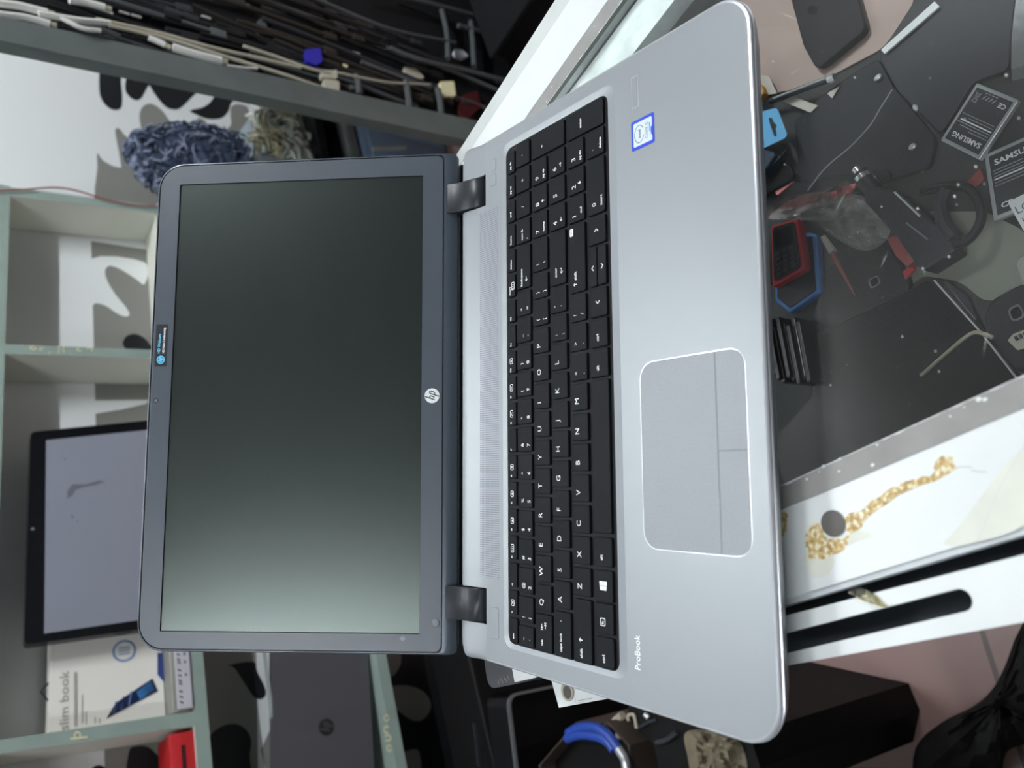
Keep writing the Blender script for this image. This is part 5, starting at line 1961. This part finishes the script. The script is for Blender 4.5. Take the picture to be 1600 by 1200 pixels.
for nm, px, d, m, lb, cat in (
        ('blue_plug', [(476, 78), (500, 75), (504, 96), (494, 103), (477, 95)], 902, 'plug_blue', 'bright blue plug among the dark cables', 'plug'),
        ('beige_plug', [(500, 110), (527, 110), (527, 123), (502, 121)], 894, 'cable_beige', 'upper beige plug beside the post', 'plug'),
        ('beige_plug', [(504, 124), (530, 127), (530, 146), (508, 137)], 892, 'cable_beige', 'lower beige plug resting against the post', 'plug'),
        ('cream_plug', [(686, 128), (709, 127), (712, 150), (692, 152)], 902, 'plug_cream', 'square cream plug near the bottom of the rack', 'plug'),
        ('red_pouch', [(718, 150), (745, 142), (752, 166), (730, 188), (716, 176)], 912, 'red_dark', 'dark red pouch beside the white counter rail', 'pouch'),
        ('brown_pack', [(500, 26), (540, 20), (562, 34), (562, 50), (518, 46)], 924, 'cable_brown', 'flat brown pack among the dark cables', 'pack'),
        ('white_bar', [(517, 38), (560, 42), (560, 49), (518, 45)], 914, 'cable_beige', 'short pale bar on the brown pack', 'bar'),
        ('grey_lump', [(402, 32), (414, 28), (418, 50), (408, 54), (400, 44)], 917, 'rack', 'grey rounded plug at the left of the dark bunch', 'plug'),
        ('pale_connector', [(630, 104), (650, 108), (664, 122), (650, 124), (632, 112)], 917, 'cable_beige', 'pale oval connector under the bar grid', 'connector'),
        ('pale_lump', [(709, 77), (722, 78), (732, 88), (722, 91), (710, 86)], 917, 'label_pale', 'pale lump between the grid bars', 'connector'),
        ('cream_bead', [(536, 98), (541, 96), (544, 102), (541, 108), (536, 106)], 912, 'plug_cream', 'small cream bead right of the blue plug', 'bead')):
    o = wslab(nm, px, d, 9, M[m], None, 6)
    tag(o, lb, cat)
for i, (x, y) in enumerate(((157, 10), (168, 19), (194, 20), (213, 25), (208, 15), (228, 15), (200, 6), (383, 7), (322, 27), (470, 9), (483, 4), (556, 83))):
    c = onw(x, y, 918)
    dv = (onw(x + 9, y + 2.6, 918) - c).normalized()
    o = MB().tube([c - dv * 8, c + dv * 8], 3.6, M['cable_white'], 8, smooth=0, taper=lambda t: .6 + .4 * math.sin(t * 3.14)).build('plug_tip')
    tag(o, 'small white plug tip glinting among the dark cables', 'plug', 'white plug tips on the rack')

h = thing('dark_filler', 'black box added to darken the floor at the foot of the cable rack', 'bin', R(1700, 800, FZ))
mb = MB()
mb.box(R(1900, 745, -790), E1 * 420, E2 * 118, UP * 110, M['deep_black'], 8)  # invented box, keeps the lit floor at the rack foot dark
mb.build('dark_filler_body', h)
mb = MB()
mb.box(R(1900, 745, -672), E1 * 428, E2 * 126, UP * 8, M['rack_board'], 4)
mb.build('dark_filler_lid', h)

# ================================================================== LEFT OF THE COUNTER
# far end of the white boards: screw hole and pencil lines
mb = MB()
c = gl(886, 1080, ZG + .2)
mb.loft([[c + E1 * u * r + E2 * v * r + UP * z for u, v in disc(20)] for r, z in ((6.2, 0), (6.0, .12))], M['cord_beige'], False, True)
mb.loft([[c + E1 * (u * r - .6) + E2 * v * r + UP * z for u, v in disc(20)] for r, z in ((4.2, .13), (4.0, .2))], M['brown_dark'], False, True)
mb.ribbon([(898, 1084), (900, 1099), (912, 1097)], .5, lambda x, y, l: gl(x, y, ZG + .2), M['ink_grey'])
mb.ribbon([(903, 1095), (925, 1091)], .9, lambda x, y, l: gl(x, y, ZG + .2), M['cord_beige'])
mb.build('screw_hole', cnt, smooth=0)
h = thing('black_stand', 'black cabinet standing at the far end of the counter', 'cabinet', R(140, 510, FZ))
P = fillet(px2([(755, 1020), (763, 1077), (800, 1070), (833, 1062), (833, 1004), (765, 985)], -28), [8, 10, 2, 2, 2, 2])
mb = MB()
mb.loft([[Vector((p[0], p[1], z)) for p in P] for z in (FZ, -29.5, -28)], M['cable_dark'])
mb.build('cabinet_body', h)
mb = MB()
for k in range(6):
    a = (778 + k * 3, 1062 - (k * 5) % 9)
    mb.ribbon([a, (a[0] + 2, a[1] + 7)], .5, lambda x, y, l: onz(x, y, -27.8), M['ink_grey'])
mb.build('scratches', h, smooth=0)
P = fillet(px2([(800, 1044), (804, 1066), (836, 1059), (846, 1054), (838, 1030)], -26), 1)
mb = MB()
mb.loft([[Vector((p[0], p[1], z)) for p in P] for z in (-28, -26)], M['card_white'])
o = tag(mb.build('white_card'), 'white card on the black cabinet beside the rear left laptop corner', 'card')
# black computer tower
h = thing('computer_tower', 'tall black computer tower standing in shadow against the patterned wall', 'computer', R(150, 1400, FZ))
tz = onw(690, 1110, 1480).z
mb = MB()
mb.box(R(100, 1408, (FZ + tz) / 2), E1 * 235, E2 * 72, UP * (tz - FZ) / 2, M['deep_black'], 6)
mb.build('tower_case', h)
for (x, y) in ((742, 1136), (744, 1150), (746, 1165), (747, 1178), (748, 1190)):
    c = onw(x, y, 1335)
    mb = MB()
    mb.box(c, E1 * 7, E2 * 1.2, UP * 3.4, M['charcoal'], 1)
    mb.build('drive_button', h)
# black case with silver rim
h = thing('rimmed_case', 'black upright case with a thin silver rim and rounded corner', 'case', onw(860, 1160, 1175))
A = onw(790, 1086, 1175)
dv = E1 * math.cos(math.radians(-13)) + E2 * math.sin(math.radians(-13))
nv_ = Vector((-dv.y, dv.x, 0))
P = fillet([(-330, FZ), (0, FZ), (0, A.z), (-330, A.z)], [2, 2, 22, 22])
P = [A + dv * (p[0]) + UP * (p[1] - A.z) for p in P]
mb = MB()
mb.loft([[p + nv_ * 60 for p in P], P], M['black_gloss'])
mb.build('case_body', h)
mb = MB()
a = fillet([(-330, FZ), (0, FZ), (0, A.z), (-330, A.z)], [2, 2, 22, 22])
b = fillet([(-322, FZ + 8), (-4, FZ + 8), (-4, A.z - 7), (-322, A.z - 7)], [2, 2, 18, 18])
fa = [A + dv * p[0] + UP * (p[1] - A.z) - nv_ * 2 for p in a]
fb = [A + dv * p[0] + UP * (p[1] - A.z) - nv_ * 2 for p in b]
n = len(fa)
mb.add(fa + fb + [p + nv_ * 2 for p in fa] + [p + nv_ * 2 for p in fb], [(i, (i + 1) % n, n + (i + 1) % n, n + i) for i in range(n)] + [(i, (i + 1) % n, 2 * n + (i + 1) % n, 2 * n + i) for i in range(n)], M['silver_rim'])
mb.build('silver_rim', h)
# box with blue cables
ZB = -480.0
h = thing('dark_box', 'dark brown open-topped box below the blue cables', 'box', onz(920, 1170, FZ))
P = px2([(842, 1196), (900, 1128), (950, 1128), (984, 1165), (990, 1250), (850, 1260)], ZB)
mb = MB()
mb.loft([[Vector((p[0], p[1], z)) for p in P] for z in (FZ, ZB)], M['brown_dark'], True, False)
cP = Vector((sum(p[0] for p in P) / 6, sum(p[1] for p in P) / 6))
Pi = [cP + (Vector(p) - cP) * .96 for p in P]
mb.loft([[Vector((p[0], p[1], ZB)) for p in P], [Vector((p.x, p.y, ZB)) for p in Pi], [Vector((p.x, p.y, ZB - 30)) for p in Pi]], M['brown_dark'], False, True, M['deep_black'])
mb.build('box_body', h, smooth=0)
for pts, r0, lb, tail in (([(888, 1146), (905, 1137), (930, 1137), (950, 1149), (966, 1170)], 7, 'upper bright blue cable bent over the dark box', [(966, 1170), (976, 1186), (979, 1204)]),
                    ([(886, 1154), (905, 1148), (930, 1150), (948, 1158), (960, 1172)], 7, 'lower bright blue cable bent over the dark box', None)):
    h = thing('blue_cable', lb, 'cable', onz(930, 1150, ZB), 'blue cables')
    MB().tube([onz(x, y, ZB + 10) for x, y in pts], r0, M['blue_cable'], 10).build('blue_lead', h)
    if tail:
        MB().tube([onz(x, y, ZB + 10) for x, y in tail], 6.6, M['silver_rim'], 10).build('grey_sleeve', h)
o = MB().tube([onz(x, y, ZB + 6) for x, y in ((892, 1155), (912, 1157), (945, 1159))], 4, M['black_gloss'], 10).build('glossy_tube')
tag(o, 'black glossy tube with a bright glint beneath the blue cables', 'tube')
for nm, pts, m, lb, r0 in (('white_plug', [(947, 1129), (951, 1142)], 'carton_white', 'white plug above the blue cable bend', 4), ('cream_plug', [(960, 1128), (973, 1117)], 'cord_beige', 'cream rounded plug near the laptop edge', 6), ('beige_hook', [(982, 1126), (982, 1118), (990, 1117), (993, 1127), (995, 1138)], 'cord_beige', 'beige hooked cable end near the laptop edge', 2.6), ('pale_plug', [(966, 1149), (977, 1144)], 'label_pale', 'pale square plug beside the blue cable bend', 6), ('pale_nub', [(1008, 1116), (1014, 1122)], 'silver_rim', 'pale nub under the laptop edge', 4), ('green_wire', [(1000, 1136), (1015, 1128), (1026, 1125)], 'charcoal', 'dark green-grey wire beside the beige hook', 2.4), ('clear_strap', [(1026, 1160), (1042, 1156), (1058, 1144)], 'charcoal', 'dark strap beside the brown paper', 4)):
    o = MB().tube([onz(x, y, ZB - 30 + r0) for x, y in pts], r0, M[m], 8).build(nm)
    tag(o, lb, 'plug' if 'plug' in nm or 'nub' in nm else 'cable')
h = thing('black_crate', 'black crate on the floor beside the dark box, strewn with cable ends', 'crate', onz(1080, 1180, FZ))
P = px2([(980, 1085), (1170, 1146), (1188, 1200), (1176, 1260), (1036, 1250), (1022, 1165), (982, 1122)], ZB - 30)
mb = MB()
mb.loft([[Vector((p[0], p[1], z)) for p in P] for z in (FZ, ZB - 30)], M['deep_black'])
mb.build('crate_body', h, smooth=0)
o = crumple('brown_paper', [(1070, 1146), (1100, 1140), (1140, 1150), (1160, 1166), (1165, 1210), (1120, 1230), (1084, 1215), (1074, 1180)], ZB - 30, 30, M['brown_card'], 'crumpled brown paper on the black crate below the laptop corner', 'paper', .8)
o = MB().tube([onz(x, y, FZ + 9) for x, y in ((1250, 1035), (1262, 1075), (1268, 1110), (1280, 1150), (1292, 1200))], 9, M['deep_black'], 10).build('floor_cable')
tag(o, 'thick black cable lying on the floor left of the counter', 'cable')
o = slab('floor_card', [(1245, 1192), (1262, 1187), (1268, 1206), (1250, 1212)], FZ + .5, 2, M['brown_card'], 2, .5)
tag(o, 'small brown card on the floor at the photo edge', 'card')
o = crumple('cloth_bag', [(1590, 990), (1578, 1020), (1566, 1050), (1548, 1080), (1520, 1104), (1470, 1130), (1430, 1170), (1440, 1230), (1552, 1225), (1572, 1176), (1610, 1160), (1680, 1130), (1690, 960), (1620, 950)], FZ + 1, 130, M['dark_cloth'], 'dark slumped cloth bag on the tiled floor', 'bag', .35)

# ================================================================== LIGHTS, WORLD, CAMERA
def lamp(e1, e2, length, power, label, ang=0.0):
    E1_, E2_ = E1 * math.cos(ang) + E2 * math.sin(ang), E2 * math.cos(ang) - E1 * math.sin(ang)
    h = thing('ceiling_lamp', label, 'lamp', R(e1, e2, 1990), 'ceiling tube lamps')
    mb = MB()
    mb.box(R(e1, e2, 2030), E1_ * (length / 2 + 20), E2_ * 45, UP * 19, M['fixture'], 4)
    mb.build('housing', h)
    mb = MB()
    mb.tube([R(e1, e2, 1992) - E1_ * (length / 2), R(e1, e2, 1992) + E1_ * (length / 2)], 14, emit_mat('lamp_tube', (.95, .98, 1, 1), power), 14, smooth=0)
    mb.build('tube', h)
    return h


lamp(1860, -310, 1150, 580, 'tube lamp on the ceiling over the cable rack side')
lamp(850, 1480, 1150, 215, 'tube lamp on the ceiling over the far end of the counter')
lamp(-860, -200, 1250, 225, 'tube lamp on the ceiling behind the viewer', math.radians(57))

w = bpy.data.worlds.new('shop_front_daylight')
bpy.context.scene.world = w
w.use_nodes = True
w.node_tree.nodes['Background'].inputs[0].default_value = (.82, .92, 1.0, 1)
w.node_tree.nodes['Background'].inputs[1].default_value = .12

cam = bpy.data.cameras.new('camera')
co = bpy.data.objects.new('camera', cam)
C.objects.link(co)
right, down, fwd = (Vector(r) for r in ROWS)
rot = Matrix((down, right, -fwd)).transposed()
co.matrix_world = Matrix.Translation(CAM * MM) @ rot.to_4x4()
cam.sensor_fit = 'HORIZONTAL'
cam.sensor_width = 36
cam.lens = FPX * 36 / 1600
cam.clip_start = .02
cam.dof.use_dof = True
cam.dof.focus_distance = .56
cam.dof.aperture_fstop = 8.0
sc_ = bpy.context.scene
sc_.camera = co
sc_.view_settings.view_transform = 'Standard'
sc_.view_settings.look = 'None'
sc_.view_settings.exposure = 0.0
sc_.view_settings.gamma = 1.0
sc_.view_settings.use_curve_mapping = False
sc_.cycles.use_denoising = True
sc_.cycles.transparent_max_bounces = 16
for o in bpy.data.objects:
    if '_o' in o:
        del o['_o']
